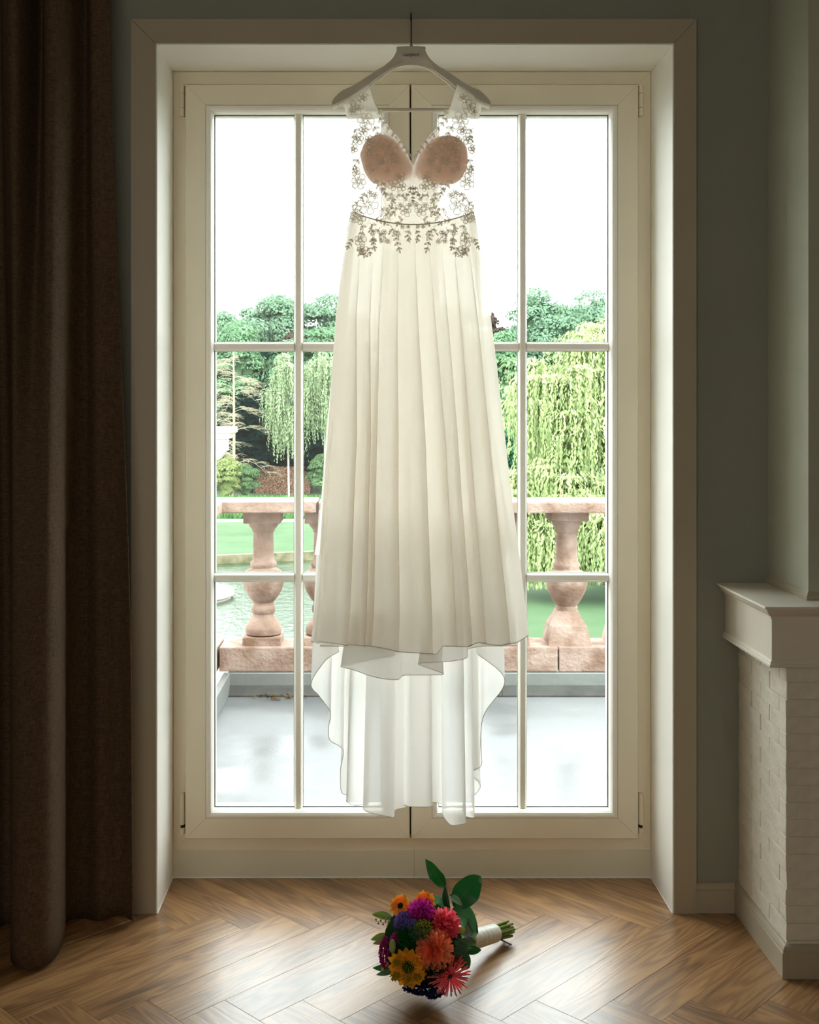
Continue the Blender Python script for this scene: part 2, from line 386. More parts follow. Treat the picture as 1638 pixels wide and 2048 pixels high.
# ------------------------------------------------------------------ the double glazed door
door = link('door_1', rect_frame(bmesh.new(), OL+.001, OR-.001, .081, OT-.001, [(0, .24), (.0355, .24), (.0365, .242), (.0365, .285), (.05, .287), (.05, .325), (0, .325)], gap=.0002),
            M['frame'], kind='structure')
SZ0, SZ1 = .1206, 2.312
leafs = [(-.5444, .1080), (.1124, .7722)]
mun_x = [-.2168, .4395]
sash_prof = [(0, .223), (.0025, .220), (.0594, .220), (.06, .2208), (.06, .29), (.0, .29)]
bead_prof = [(.0605, .2215), (.062, .2195), (.068, .2195), (.0745, .2225), (.079, .230), (.0805, .240), (.0805, .2545), (.0605, .2545)]
gask_prof = [(.0795, .2546), (.0832, .2546), (.0832, .2585), (.0795, .2585)]
outer_prof = [(.055, .2605), (.078, .2605), (.082, .275), (.082, .29), (.055, .29)]
for (x0, x1), mx_, side in zip(leafs, mun_x, (-1, 1)):
    leaf = link('door_leaf', rect_frame(bmesh.new(), x0, x1, SZ0, SZ1, sash_prof, gap=.0003), M['frame'], door)
    link('glazing_bead', rect_frame(bmesh.new(), x0, x1, SZ0, SZ1, bead_prof, gap=.0002), M['bead'], leaf)
    link('gasket', rect_frame(bmesh.new(), x0, x1, SZ0, SZ1, gask_prof), M['gasket'], leaf)
    link('outer_bead', rect_frame(bmesh.new(), x0, x1, SZ0, SZ1, outer_prof), M['bead'], leaf)
    link('glass_pane', bx(x0+.064, x1-.064, .2552, .2592, SZ0+.064, SZ1-.064), M['glass'], leaf)
    gx0, gx1, gz0, gz1 = x0+.0815, x1-.0815, SZ0+.0815, SZ1-.0815
    def bar(vertical, c, a, b, inside):
        bm = bmesh.new()
        if inside: pr = [(-.0125, .2549), (-.0125, .2525), (-.0085, .2445), (-.006, .2425), (.006, .2425), (.0085, .2445), (.0125, .2525), (.0125, .2549)]
        else: pr = [(-.0145, .2595), (-.0145, .262), (-.010, .275), (.010, .275), (.0145, .262), (.0145, .2595)]
        ra = [bm.verts.new((c+o, y, a) if vertical else (a, y, c+o)) for o, y in pr]
        rb = [bm.verts.new((c+o, y, b) if vertical else (b, y, c+o)) for o, y in pr]
        n = len(pr)
        for i in range(n): bm.faces.new((ra[i], ra[(i+1) % n], rb[(i+1) % n], rb[i]))
        bm.faces.new(ra); bm.faces.new(rb[::-1]); bmesh.ops.recalc_face_normals(bm, faces=bm.faces[:])
        link('muntin', bm, M['bead'], leaf)
    for ins in (True, False):
        bar(True, mx_, gz0, gz1, ins)
        for z in (1.552, .8755):
            bar(False, z, gx0, mx_-.0126, ins); bar(False, z, mx_+.0126, gx1, ins)
    for z in (1.552, .8755):
        bm = bmesh.new(); bmesh.ops.create_cone(bm, cap_ends=True, segments=16, radius1=.0042, radius2=.0038, depth=.0016, matrix=Matrix.Translation((mx_, .2418, z)) @ Matrix.Rotation(PI/2, 4, 'X'))
        link('screw_cap', bm, M['bead'], leaf)
    # hinges on the outer edge
    hx = x0-.0105 if side < 0 else x1+.0105
    for z0, z1, top in ((2.222, 2.312, True), (.131, .249, False)):
        bm = bmesh.new()
        if top: segs = [(0, .27), (.28, .735), (.745, 1)]
        else: segs = [(0, .155), (.235, 1)]
        for a, b in segs: 
            lathe(bm, [(.0066, z0+(z1-z0)*a), (.0075, z0+(z1-z0)*a+.001), (.0075, z0+(z1-z0)*b-.001), (.0066, z0+(z1-z0)*b)], hx, .2325, 16)
        link('hinge', bm, M['frame'], leaf)
        bm = bmesh.new(); lathe(bm, [(.0042, z0+.001), (.0042, z1-.001)], hx, .2325, 10); link('hinge_pin', bm, M['dark'], leaf)
        link('hinge_gap', bx(min(hx, hx-side*.0096), max(hx, hx-side*.0096), .2385, .2398, z0, z1), M['dark'], leaf)
link('astragal', bx(.096, .124, .2905, .305, SZ0-.005, SZ1+.005), M['frame'], door)
link('gap_seal', bx(.1081, .1123, .262, .289, SZ0, SZ1), M['dark'], door)

# ------------------------------------------------------------------ skirting boards
def skirting(name, pts, inward):
    """pts: two (x, y) ends; inward: unit normal towards the room"""
    (xa, ya), (xb, yb) = pts; nx, ny = inward
    pr = [(0, .0), (.014, 0), (.014, .060), (.0135, .061), (.0105, .0615), (.0105, .066), (.0085, .0735), (.0045, .078), (0, .079)]
    bm = bmesh.new()
    ra = [bm.verts.new((xa+nx*o, ya+ny*o, z)) for o, z in pr]; rb = [bm.verts.new((xb+nx*o, yb+ny*o, z)) for o, z in pr]
    n = len(pr)
    for i in range(n): bm.faces.new((ra[i], ra[(i+1) % n], rb[(i+1) % n], rb[i]))
    bm.faces.new(ra); bm.faces.new(rb[::-1]); bmesh.ops.recalc_face_normals(bm, faces=bm.faces[:])
    link(name, bm, M['trim'], kind='structure')
skirting('baseboard_front_right', [(CO_R, WY0), (.985, WY0)], (0, -1))
skirting('baseboard_front_left', [(XL, WY0), (CO_L, WY0)], (0, -1))
skirting('baseboard_left', [(XL, YB), (XL, WY0)], (1, 0))
skirting('baseboard_right', [(XR, YB), (XR, -.3)], (-1, 0))
skirting('baseboard_back', [(XL, YB), (XR, YB)], (0, 1))

# ------------------------------------------------------------------ fireplace: painted brick body, mantel, chimney breast
BX, BF = .997, -.342                    # left face and front face of the brick body
fp = empty('fireplace', (BX, BF, 0), label='cream painted brick fireplace with a moulded mantel shelf in the right corner', cat='fireplace')
link('mortar_core', bx(BX+.003, XR-.02, BF+.003, WY0, 0, .76), M['mortar'], fp)
CH = .0415; BL = .136
nb = 0
def brick_mesh(l, w, hgt, seed):
    bm = bx(0, l, 0, w, 0, hgt); r = random.Random(seed)
    bmesh.ops.bevel(bm, geom=bm.edges[:], offset=.0016, segments=1, affect='EDGES')
    for v in bm.verts: v.co += Vector((r.uniform(-1, 1), r.uniform(-1, 1), r.uniform(-1, 1)))*.0007
    me = bpy.data.meshes.new('brick'); bm.normal_update(); bm.to_mesh(me); bm.free(); me.materials.append(M['brick']); return me
lens = {}
rb = random.Random(3)
def put_brick(x0, x1, y0, y1, z):
    key = (round(x1-x0, 3), round(y1-y0, 3), rb.randint(0, 3))
    if key not in lens: lens[key] = brick_mesh(x1-x0, y1-y0, CH-.0003, hash(key) % 999)
    o = bpy.data.objects.new('brick', lens[key]); C.objects.link(o); o.parent = fp
    o.matrix_parent_inverse = wmat(fp).inverted()
    j = rb.uniform(-.0008, .0008)
    o.location = (x0+j, y0+rb.uniform(-.0015, .0015), z)
for c in range(17):
    z = .0445+c*CH
    joints = [BF, -.293, -.16, WY0-.002] if c % 2 == 0 else [BF, -.225, -.09, WY0-.002]
    jg = .0011
    for a, b in zip(joints, joints[1:]):
        put_brick(BX, BX+.06 if a > BF else BX+(.10 if c % 2 else .2), a+jg, b-jg, z)
    x = BX+(.10 if c % 2 else .2)
    while x < 1.75:
        put_brick(x+jg, x+.2-jg, BF+rb.uniform(-.001, .001)*0, BF+.05, z); x += .2
link('brick_skirting', bx(BX-.0145, BX, BF-.0145, WY0, 0, .062, bev=.001), M['trim'], fp)
link('brick_skirting', bx(BX-.0005, XR-.1, BF-.0145, BF, 0, .062, bev=.001), M['trim'], fp)
bm = bmesh.new()
def wrap(bm, prof, x0, y0, x1, yb):
    """profile (out, z) wrapped round the left and front faces of a block whose corner is (x0, y0)"""
    n = len(prof); rows = []
    for px_, py_ in (('b', 0), ('c', 0), ('e', 0)):
        row = []
        for o, z in prof:
            if px_ == 'b': row.append(bm.verts.new((x0-o, yb, z)))
            elif px_ == 'c': row.append(bm.verts.new((x0-o, y0-o, z)))
            else: row.append(bm.verts.new((x1, y0-o, z)))
        rows.append(row)
    for a, b in zip(rows, rows[1:]):
        for i in range(n): bm.faces.new((a[i], a[(i+1) % n], b[(i+1) % n], b[i]))
    bm.faces.new(rows[0]); bm.faces.new(rows[-1][::-1])
    bmesh.ops.recalc_face_normals(bm, faces=bm.faces[:])
    return bm
link('skirting_moulding', wrap(bmesh.new(), [(-.001, .062), (.0145, .062), (.0115, .0635), (.0115, .068), (.008, .0745), (.003, .0785), (-.001, .079)], BX, BF, XR-.1, WY0), M['trim'], fp)
MX, MY = .961, -.345                     # mantel frieze left and front
link('mantel', bx(MX, XR-.02, MY, WY0, .752, .889, bev=.001), M['mantle'], fp)
link('mantel_moulding', wrap(bmesh.new(), [(-.002, .746), (.0065, .746), (.0075, .7475), (.0075, .7525), (.0045, .7555), (.0045, .758), (.0015, .7625), (-.002, .764)], MX, MY, XR-.02, WY0), M['mantle'], fp)
link('cornice_moulding', wrap(bmesh.new(), [(-.002, .862), (.003, .8625), (.0035, .868), (.0075, .8715), (.0125, .8765), (.0165, .884), (.0185, .8862), (.0185, .8895), (-.002, .8895)], MX, MY, XR-.02, WY0), M['mantle'], fp)
link('mantel_shelf', bx(.936, XR-.02, -.370, WY0, .8895, .8955, bev=.0012, seg=2), M['mantle'], fp)
cb = link('wall_chimney', bx(1.078, XR-.02, -.269, WY0, .8957, ZC), M['breast'], kind='structure')
link('trim_12', wrap(bmesh.new(), [(0, .8957), (.0065, .8957), (.0065, .905), (.004, .908), (.004, .911), (.0015, .915), (0, .9155)], 1.078, -.269, XR-.02, WY0), M['trim'], kind='structure')

# ------------------------------------------------------------------ curtain
cb_ = [(-1.5, -.12), (-1.42, -.28), (-1.33, -.10), (-1.22, -.25), (-1.12, -.09), (-1.04, -.24), (-.965, -.09), (-.905, -.17), (-.888, -.29), (-.845, -.335), (-.79, -.30), (-.783, -.20), (-.803, -.09), (-.765, -.055), (-.72, -.075), (-.675, -.055), (-.634, -.075)]
ct_ = [(-1.5, -.12), (-1.42, -.2), (-1.33, -.10), (-1.24, -.2), (-1.15, -.09), (-1.06, -.2), (-.985, -.09), (-.94, -.19), (-.895, -.22), (-.866, -.10), (-.832, -.19), (-.80, -.2), (-.785, -.10), (-.765, -.05), (-.74, -.09), (-.715, -.085), (-.697, -.07)]
nu, nv = 260, 60
pb_, pt_ = catmull(cb_, nu), catmull(ct_, nu)
co = np.zeros((nv, nu, 3))
for j in range(nv):
    t = j/(nv-1); z = 2.72+(.016-2.72)*t
    w = min(1, max(0, (t-.08)/.72)); w = w*w*(3-2*w)
    w = .25*t+.75*w
    xy = pt_*(1-w)+pb_*w
    co[j, :, 0] = xy[:, 0]; co[j, :, 1] = xy[:, 1]; co[j, :, 2] = z
    if j == nv-1: co[j, :, 2] += .004*np.sin(np.arange(nu)*.11)
cur = link('curtain', grid_mesh('curtain', co, nu, nv), M['curtain'], smooth=True, label='dark brown linen curtain hanging in deep folds left of the window', cat='curtain')
sm = cur.modifiers.new('thick', 'SOLIDIFY'); sm.thickness = .0022; sm.offset = 0
bm = bmesh.new(); tube(bm, [(-1.62, -.14, 2.745), (-.60, -.14, 2.745)], .014, 12)
rail = link('curtain_track', bm, M['dark'], cur)
for x in (-1.5, -.72): link('track_bracket', bx(x-.008, x+.008, -.14, WY0, 2.737, 2.753), M['dark'], rail)

# ------------------------------------------------------------------ terrace and balustrade
TY = 5.5+CAMY                            # front face of the balustrade plinth
TL = -.70
terr = link('terrace_roof', bx(TL-.02, 6, .30, TY+.05, -.25, 0), M['terrace'], kind='structure')
link('gutter', bx(TL, 6, TY-.075, TY-.008, .0005, .006), M['leaddark'], terr)
bm = bmesh.new()
a = [(TY-.078, .0), (TY-.018, .042), (TY, .042), (TY, 0)]
ra = [bm.verts.new((TL, y, z)) for y, z in a]; rb2 = [bm.verts.new((.62, y, z)) for y, z in a]
for i in range(4): bm.faces.new((ra[i], ra[(i+1) % 4], rb2[(i+1) % 4], rb2[i]))
bm.faces.new(ra); bm.faces.new(rb2[::-1]); bmesh.ops.recalc_face_normals(bm, faces=bm.faces[:])
link('cant_strip', bm, M['leaddark'], terr)
bm = bmesh.new()
ra = [bm.verts.new((.622, y, z)) for y, z in a]; rb2 = [bm.verts.new((6, y, z)) for y, z in a]
for i in range(4): bm.faces.new((ra[i], ra[(i+1) % 4], rb2[(i+1) % 4], rb2[i]))
bm.faces.new(ra); bm.faces.new(rb2[::-1]); bmesh.ops.recalc_face_normals(bm, faces=bm.faces[:])
link('cant_strip', bm, M['leaddark'], terr)
link('lead_upstand', bx(TL, 6, TY-.014, TY+.02, .03, .101, bev=.003), M['lead'], terr)
link('lead_upstand', bx(TL-.02, TL+.012, .36, TY, 0, .101, bev=.003), M['lead'], terr)

bal = empty('balustrade', (0, TY+.15, 0), label='weathered pink sandstone balustrade across the terrace behind the glass', cat='balustrade')
def rough_stone(bm, amp, seed):
    r = random.Random(seed)
    for v in bm.verts: v.co += Vector([r.uniform(-amp, amp) for _ in range(3)])
    return bm
edges = [-.745, .13, .90, 1.75, 2.6]
for i, (a, b) in enumerate(zip(edges, edges[1:])):
    link('plinth_stone', rough_stone(bx(a+.003, b-.003, TY, TY+.24, .104, .222, bev=.006, seg=2), .0012, i), M['stone'], bal)
edges = [-1.2, -.265, .55, 1.5, 2.6]
for i, (a, b) in enumerate(zip(edges, edges[1:])):
    link('rail_stone', rough_stone(bx(a+.0045, b-.0045, TY-.03, TY+.28, .874, .928, bev=.007, seg=2), .001, i+9), M['stone'], bal)
link('iron_clamp', bx(-.2675, -.2625, TY-.032, TY-.02, .868, .93), M['leaddark'], bal)
yb_ = TY+.13; DB = yb_-CAMY
zz = lambda py: H-(py-CY)/F*DB
ww = lambda w: w/2/F*DB
# the turned vase pattern
def vase(x):
    bm = bmesh.new()
    box(bm, x-ww(76), x+ww(76), yb_-ww(76), yb_+ww(76), zz(1290), zz(1268), bev=.004)
    lathe(bm, [(ww(60), zz(1268)), (ww(72), zz(1265)), (ww(74), zz(1258)), (ww(70), zz(1250)), (ww(62), zz(1245)), (ww(52), zz(1237)), (ww(43), zz(1230)), (ww(42), zz(1226)),
               (ww(47), zz(1223)), (ww(49), zz(1217)), (ww(48), zz(1212)), (ww(42), zz(1208)), (ww(41), zz(1203)), (ww(55), zz(1195)), (ww(72), zz(1181)), (ww(81), zz(1167)), (ww(84), zz(1157)),
               (ww(81), zz(1149)), (ww(70), zz(1141)), (ww(55), zz(1137)), (ww(48), zz(1134)), (ww(53), zz(1129)), (ww(52), zz(1124)), (ww(44), zz(1120)), (ww(42), zz(1110)), (ww(40), zz(1064)),
               (ww(44), zz(1062)), (ww(46), zz(1058)), (ww(56), zz(1052)), (ww(60), zz(1048)), (ww(62), zz(1044))], x, yb_, 36)
    box(bm, x-ww(74), x+ww(74), yb_-ww(74), yb_+ww(74), zz(1044), .876, bev=.004)
    return bm
def pyramid(x):
    bm = bmesh.new()
    lathe(bm, [(ww(86), zz(1290)), (ww(80), zz(1270)), (ww(70), zz(1247))], x, yb_, square=True)
    lathe(bm, [(ww(69), zz(1247)), (ww(58), zz(1237)), (ww(46), zz(1226)), (ww(42), zz(1219))], x, yb_, square=True)
    lathe(bm, [(ww(42), zz(1219)), (ww(44), zz(1214)), (ww(42), zz(1210)), (ww(58), zz(1198)), (ww(75), zz(1181)), (ww(82), zz(1168)), (ww(83), zz(1158)),
               (ww(80), zz(1149)), (ww(66), zz(1142)), (ww(50), zz(1138)), (ww(51), zz(1134)), (ww(54), zz(1130)), (ww(52), zz(1126)), (ww(46), zz(1121)), (ww(43), zz(1112)), (ww(41), zz(1066)),
               (ww(46), zz(1063)), (ww(47), zz(1056)), (ww(52), zz(1050)), (ww(60), zz(1044)), (ww(66), zz(1040))], x, yb_, 36)
    box(bm, x-ww(76), x+ww(76), yb_-ww(76), yb_+ww(76), zz(1040), .876, bev=.006)
    return bm
def smooth_by_angle(o, ang=40):
    me = o.data
    me.polygons.foreach_set('use_smooth', [True]*len(me.polygons))
    try: me.set_sharp_from_angle(angle=math.radians(ang))
    except Exception: pass
for i, px in enumerate((527, 648, 769, 890, 1012, 1133, 1254, 1375)):
    x = (px-CX)/F*DB
    o = link('baluster', pyramid(x) if px > 1000 else vase(x), M['stone'], bal); smooth_by_angle(o)
# the side return of the balustrade, running back to the house at the left
link('return_plinth', rough_stone(bx(-1.0, -.752, .6, TY+.24, .104, .222, bev=.006, seg=2), .001, 40), M['stone'], bal)
link('return_rail', rough_stone(bx(-1.03, -.722, .5, TY-.036, .874, .928, bev=.007, seg=2), .001, 41), M['stone'], bal)
for k, y in enumerate((.8, 1.1, 1.4, 1.7, 2.0, 2.3)):
    save = yb_; yb_ = y
    o = link('baluster', vase(-.875), M['stone'], bal); smooth_by_angle(o)
    yb_ = save
link('house_wall_below', bx(-1.0, 6, .37, TY+.2, -5.2, -.26), M['stone'], terr)
# wing of the house at the left, only its cornice shows
wing = empty('house_wing', (-4, 9, -5), label='pale stone cornice and wall of a neighbouring wing beyond the left pane', cat='building')
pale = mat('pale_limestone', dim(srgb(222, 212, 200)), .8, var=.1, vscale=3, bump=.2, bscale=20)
xw = (467-CX)/F*12
link('roof_slab', bx(-7, xw, 8.9, 9.3, 1.14, 1.21, bev=.01), pale, wing)
link('cornice', prism(bmesh.new(), [(-7, 1.14), (xw-.03, 1.14), (xw-.06, 1.08), (-7, 1.08)], 8.93, 9.27), pale, wing)
link('frieze', bx(-7, xw-.09, 8.98, 9.25, .95, 1.08), pale, wing)
link('console', prism(bmesh.new(), [(-7, .95), (xw-.10, .95), (xw-.17, .86), (-7, .86)], 9.0, 9.22), pale, wing)
link('wing_wall', bx(-7, xw-.55, 9.02, 9.2, -5, .87), pale, wing)

# ------------------------------------------------------------------ garden ground, pond
GZ = -5.0
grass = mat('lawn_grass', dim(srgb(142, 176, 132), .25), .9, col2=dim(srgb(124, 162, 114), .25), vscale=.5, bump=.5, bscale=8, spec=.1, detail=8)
far = P(432, 1112, 50.4); far2 = P(640, 1100, 52.5)
def flat(name, pts, z0, z1, m, **k):
    bm = bmesh.new(); a = [bm.verts.new((x, y, z1)) for x, y in pts]; b = [bm.verts.new((x, y, z0)) for x, y in pts]; n = len(pts)
    f = bm.faces.new(a); bm.faces.new(b[::-1])
    for i in range(n): bm.faces.new((a[i], b[i], b[(i+1) % n], a[(i+1) % n]))
    bmesh.ops.recalc_face_normals(bm, faces=bm.faces[:])
    return link(name, bm, m, **k)
water_m, nt, b, out = newmat('pond_water')
b.inputs['Base Color'].default_value = (.02, .045, .02, 1); b.inputs['Roughness'].default_value = .06; b.inputs['IOR'].default_value = 1.33
tc = N(nt, 'ShaderNodeTexCoord'); mp = N(nt, 'ShaderNodeMapping'); mp.inputs['Scale'].default_value = (1, .35, 1)
nz = N(nt, 'ShaderNodeTexNoise'); nz.inputs['Scale'].default_value = 4.5; nz.inputs['Detail'].default_value = 6; nz.inputs['Roughness'].default_value = .65
bp = N(nt, 'ShaderNodeBump'); bp.inputs['Strength'].default_value = 1; bp.inputs['Distance'].default_value = .055
nt.links.new(tc.outputs['Object'], mp.inputs[0]); nt.links.new(mp.outputs[0], nz.inputs['Vector']); nt.links.new(nz.outputs['Fac'], bp.inputs['Height']); nt.links.new(bp.outputs[0], b.inputs['Normal'])
yA, yB = 50.4+CAMY, 54.0+CAMY
flat('pond', [(-40, 15), (3.6, 15), (3.9, yB+1), (-40, yB+1)], -5.9, -5.32, water_m, kind='structure')
flat('lawn_ground', [(-90, yA-7), (-6.9, yA), (3.8, yB), (3.9, yB+1), (90, yB), (90, 150), (-90, 150)], -5.9, GZ, grass, kind='structure')
flat('right_lawn_ground', [(3.6, 3), (90, 3), (90, yB-.01), (3.9, yB-.01)], -5.9, GZ, grass, kind='structure')
flat('near_lawn_ground', [(-60, 3), (3.59, 3), (3.59, 16), (-60, 16)], -5.9, GZ, grass, kind='structure')
flat('pond_kerb', [(-40, yA-4.4+.2), (-6.9, yA-.35), (3.8, yB-.35), (3.8, yB), (-6.9, yA), (-40, yA-4.2+.2)], -5.8, GZ+.06, mat('mossy_stone', dim(srgb(170, 160, 128)), .9, col2=dim(srgb(110, 112, 78)), vscale=2, bump=.3, bscale=9), kind='structure')
flat('far_path', [(-60, 66.0+CAMY), (40, 66.0+CAMY), (40, 67.4+CAMY), (-60, 67.4+CAMY)], GZ, GZ+.03, pale, kind='structure')
bm = bmesh.new(); lathe(bm, [(1.9, -5.6), (1.9, -5.2), (2.0, -5.2), (2.0, -5.05), (1.5, -5.05), (1.5, -5.15)], -7.0, 41.0+CAMY, 40)
tag(link('basin', bm, pale), 'round pale stone basin rim standing in the pond behind the left pane', 'basin')

# ------------------------------------------------------------------ foliage (numpy)
def leaf_mesh(name, cen, nrm, size, asp=1.0, down=False, rng=None):
    """one quad (a leaf or a spray of leaves) per centre"""
    n = len(cen)
    nrm = nrm/np.linalg.norm(nrm, axis=1)[:, None]
    if down: u = np.tile([0, 0, 1.0], (n, 1)) + rng.normal(0, .12, (n, 3))
    else: u = rng.normal(0, 1, (n, 3))
    u -= nrm*np.sum(u*nrm, 1)[:, None]; u /= np.linalg.norm(u, axis=1)[:, None]
    v = np.cross(nrm, u)
    s = (size*rng.uniform(.6, 1.3, n))[:, None]
    # a pointed four sided leaf: rhombus
    p = np.stack([cen-u*s*asp, cen+v*s*.55, cen+u*s*asp, cen-v*s*.55], 1).reshape(-1, 3)
    me = bpy.data.meshes.new(name)
    me.vertices.add(4*n); me.vertices.foreach_set('co', p.astype(np.float32).ravel())
    me.loops.add(4*n); me.loops.foreach_set('vertex_index', np.arange(4*n, dtype=np.int32))
    me.polygons.add(n); me.polygons.foreach_set('loop_start', np.arange(0, 4*n, 4, dtype=np.int32))
    try: me.polygons.foreach_set('loop_total', np.full(n, 4, dtype=np.int32))
    except Exception: pass
    me.update(calc_edges=True); return me
def sph(rng, n):
    d = rng.normal(0, 1, (n, 3)); return d/np.linalg.norm(d, axis=1)[:, None]
def lumps(rng, c, r, nl, per, lr, size, upper=True):
    c = np.array(c); r = np.array(r)
    d = sph(rng, nl*2); 
    if upper: d = d[d[:, 2] > -.55]
    d = d[:nl]
    lc = c+d*r*rng.uniform(.62, 1.0, (len(d), 1))
    cs, ns = [], []
    for q in lc:
        k = sph(rng, per); k[:, 2] = np.abs(k[:, 2])*.9-.15
        rr = lr*rng.uniform(.6, 1.3)
        cs.append(q+k*rr*rng.uniform(.75, 1.05, (per, 1))*np.array([1, 1, .75])); ns.append(k+rng.normal(0, .25, (per, 3))+np.array([0, 0, .3]))
    return np.concatenate(cs), np.concatenate(ns)
def leafmat(name, rgb, isl=.25, tr=.35):
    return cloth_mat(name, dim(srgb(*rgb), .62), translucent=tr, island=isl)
bark = mat('bark', dim(srgb(92, 84, 74)), .9, var=.3, bump=.6, bscale=30)
def tree(name, label, px, top_py, half_px, D, m, seed, n=60, per=260, lr=None, size=.16, cat='tree', bottom=GZ, squash=1, group=None, kind=None, trunk=True):
    rng = np.random.default_rng(seed)
    x = (px-CX)/F*D; y = D+CAMY; zt = H-(top_py-CY)/F*D; hw = half_px/F*D*1.06; n = int(n*1.5); per = int(per*1.2)
    hh = (zt-bottom); rz = hh*.52
    cz = zt-rz
    lr = lr or hw*.32
    c, nn = lumps(rng, (x, y, cz), (hw-lr*.5, (hw-lr*.5)*.9, rz-lr*.4), n, per, lr, size)
    group = {'oak_tree': 'green trees of the skyline', 'maple_tree': 'pale trees below the skyline', 'evergreen_tree': 'dark evergreens at the back of the garden', 'rhododendron': 'rhododendrons before the evergreens', 'garden_shrub': 'shrubs round the beech hedge'}.get(name)
    root = empty(name, (x, y, GZ), label=label, cat=cat, group=group)
    link('foliage', leaf_mesh(name, c, nn, size, rng=rng), m, root)
    bm = bmesh.new(); bmesh.ops.create_icosphere(bm, subdivisions=3, radius=1, matrix=Matrix.Translation((x, y, cz)) @ Matrix.Diagonal(((hw-lr)*.84, (hw-lr)*.72, rz*.74, 1)))
    r_ = random.Random(seed)
    for v in bm.verts: v.co += Vector((r_.uniform(-1, 1), r_.uniform(-1, 1), r_.uniform(-1, 1)))*lr*.22
    link('inner_growth', bm, m, root)
    if trunk:
        bm = bmesh.new(); tube(bm, [(x, y, GZ), (x+.1, y, GZ+hh*.3), (x-.1, y, cz+rz*.3)], [hh*.028, hh*.02, hh*.006], 8)
        for k in range(5):
            a = k*1.3; tube(bm, [(x, y, GZ+hh*(.25+.08*k)), (x+math.cos(a)*hw*.5, y+math.sin(a)*hw*.5, GZ+hh*(.5+.06*k))], [hh*.01, hh*.003], 5)
        link('trunk', bm, bark, root)
    return root
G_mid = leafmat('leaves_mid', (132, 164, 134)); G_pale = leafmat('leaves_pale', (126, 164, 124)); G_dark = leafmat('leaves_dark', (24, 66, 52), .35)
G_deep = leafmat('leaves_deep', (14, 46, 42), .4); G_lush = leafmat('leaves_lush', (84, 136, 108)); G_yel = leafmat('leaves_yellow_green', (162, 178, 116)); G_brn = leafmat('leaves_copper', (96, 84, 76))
G_lime = leafmat('leaves_fresh', (130, 164, 116)); G_hedge = leafmat('leaves_beech_hedge', (200, 160, 136), .35)
# the high wood behind the garden
tree('oak_tree', 'tallest mid green tree of the left skyline, feathery crown', 556, 566, 108, 105, G_mid, 1, 110, 260, 1.7, .17)
tree('oak_tree', 'round mid green tree at the far left edge of the skyline', 462, 602, 88, 100, G_mid, 2, 70, 240, 1.6, .17)
tree('oak_tree', 'domed green tree on the skyline just left of the dress', 665, 588, 85, 104, G_mid, 3, 80, 240, 1.7, .17)
tree('oak_tree', 'wide green tree on the skyline right of the dress', 1075, 578, 105, 104, G_mid, 4, 110, 240, 1.7, .17)
tree('oak_tree', 'high green tree showing over the willow near the right window edge', 1180, 578, 95, 108, G_mid, 5, 90, 240, 1.7, .17)
tree('oak_tree', 'green skyline tree straight behind the middle of the skirt', 870, 600, 115, 106, G_mid, 17, 60, 240, 2.0, .2)
tree('copper_beech', 'dull copper leaved tree between the green crowns left of the dress', 590, 655, 45, 98, G_brn, 6, 40, 220, 1.1, .15)
tree('pine_tree', 'dark pointed pine top just right of the dress on the skyline', 985, 568, 26, 101, G_brn, 7, 40, 120, .7, .14)
tree('maple_tree', 'pale green leafy tree in the upper left pane', 475, 640, 70, 92, G_pale, 8, 70, 240, 1.2, .15)
tree('maple_tree', 'pale green leafy tree touching the left muntin cross', 585, 650, 52, 92, G_pale, 9, 60, 240, 1.1, .15)
tree('maple_tree', 'pale green leafy tree beside the left edge of the skirt', 660, 640, 55, 91, G_pale, 10, 60, 240, 1.1, .15)
tree('maple_tree', 'pale green leafy tree just right of the skirt above the middle muntin', 1010, 655, 50, 88, G_pale, 12, 50, 240, 1.1, .15)
# the dark wood underneath
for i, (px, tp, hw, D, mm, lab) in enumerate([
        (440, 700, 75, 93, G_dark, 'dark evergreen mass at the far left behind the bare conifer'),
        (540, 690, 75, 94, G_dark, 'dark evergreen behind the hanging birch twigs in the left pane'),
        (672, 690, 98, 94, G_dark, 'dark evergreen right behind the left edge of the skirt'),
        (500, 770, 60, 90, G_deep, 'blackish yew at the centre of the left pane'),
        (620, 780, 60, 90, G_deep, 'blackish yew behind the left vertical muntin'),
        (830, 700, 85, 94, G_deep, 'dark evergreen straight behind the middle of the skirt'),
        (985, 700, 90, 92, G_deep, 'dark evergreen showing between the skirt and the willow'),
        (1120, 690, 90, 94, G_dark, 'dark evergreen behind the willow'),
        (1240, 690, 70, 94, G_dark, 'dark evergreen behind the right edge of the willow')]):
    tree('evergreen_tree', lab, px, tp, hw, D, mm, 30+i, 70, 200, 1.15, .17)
tree('rhododendron', 'rounded blue green bush in front of the dark yews', 518, 878, 34, 94, G_lush, 50, 40, 220, .6, .10, cat='shrub', trunk=False)
tree('rhododendron', 'low dark green bush beside the left vertical muntin', 580, 905, 30, 95, G_dark, 51, 30, 220, .6, .10, cat='shrub', trunk=False)
tree('rhododendron', 'lush green bush between the skirt and the willow', 1022, 775, 36, 84, G_lush, 52, 60, 220, .7, .11, cat='shrub', trunk=False)
tree('garden_shrub', 'yellow tinged shrub below the stone cornice at the left edge', 452, 912, 34, 82, G_yel, 53, 40, 240, .5, .08, cat='shrub', trunk=False)
tree('garden_shrub', 'fresh green shrub between the yellow shrub and the hedge', 490, 925, 28, 84, G_lime, 54, 36, 240, .45, .08, cat='shrub', trunk=False)
tree('garden_shrub', 'light green shrub between the beech hedge and the skirt', 648, 908, 32, 84, G_lime, 55, 44, 240, .5, .08, cat='shrub', trunk=False)
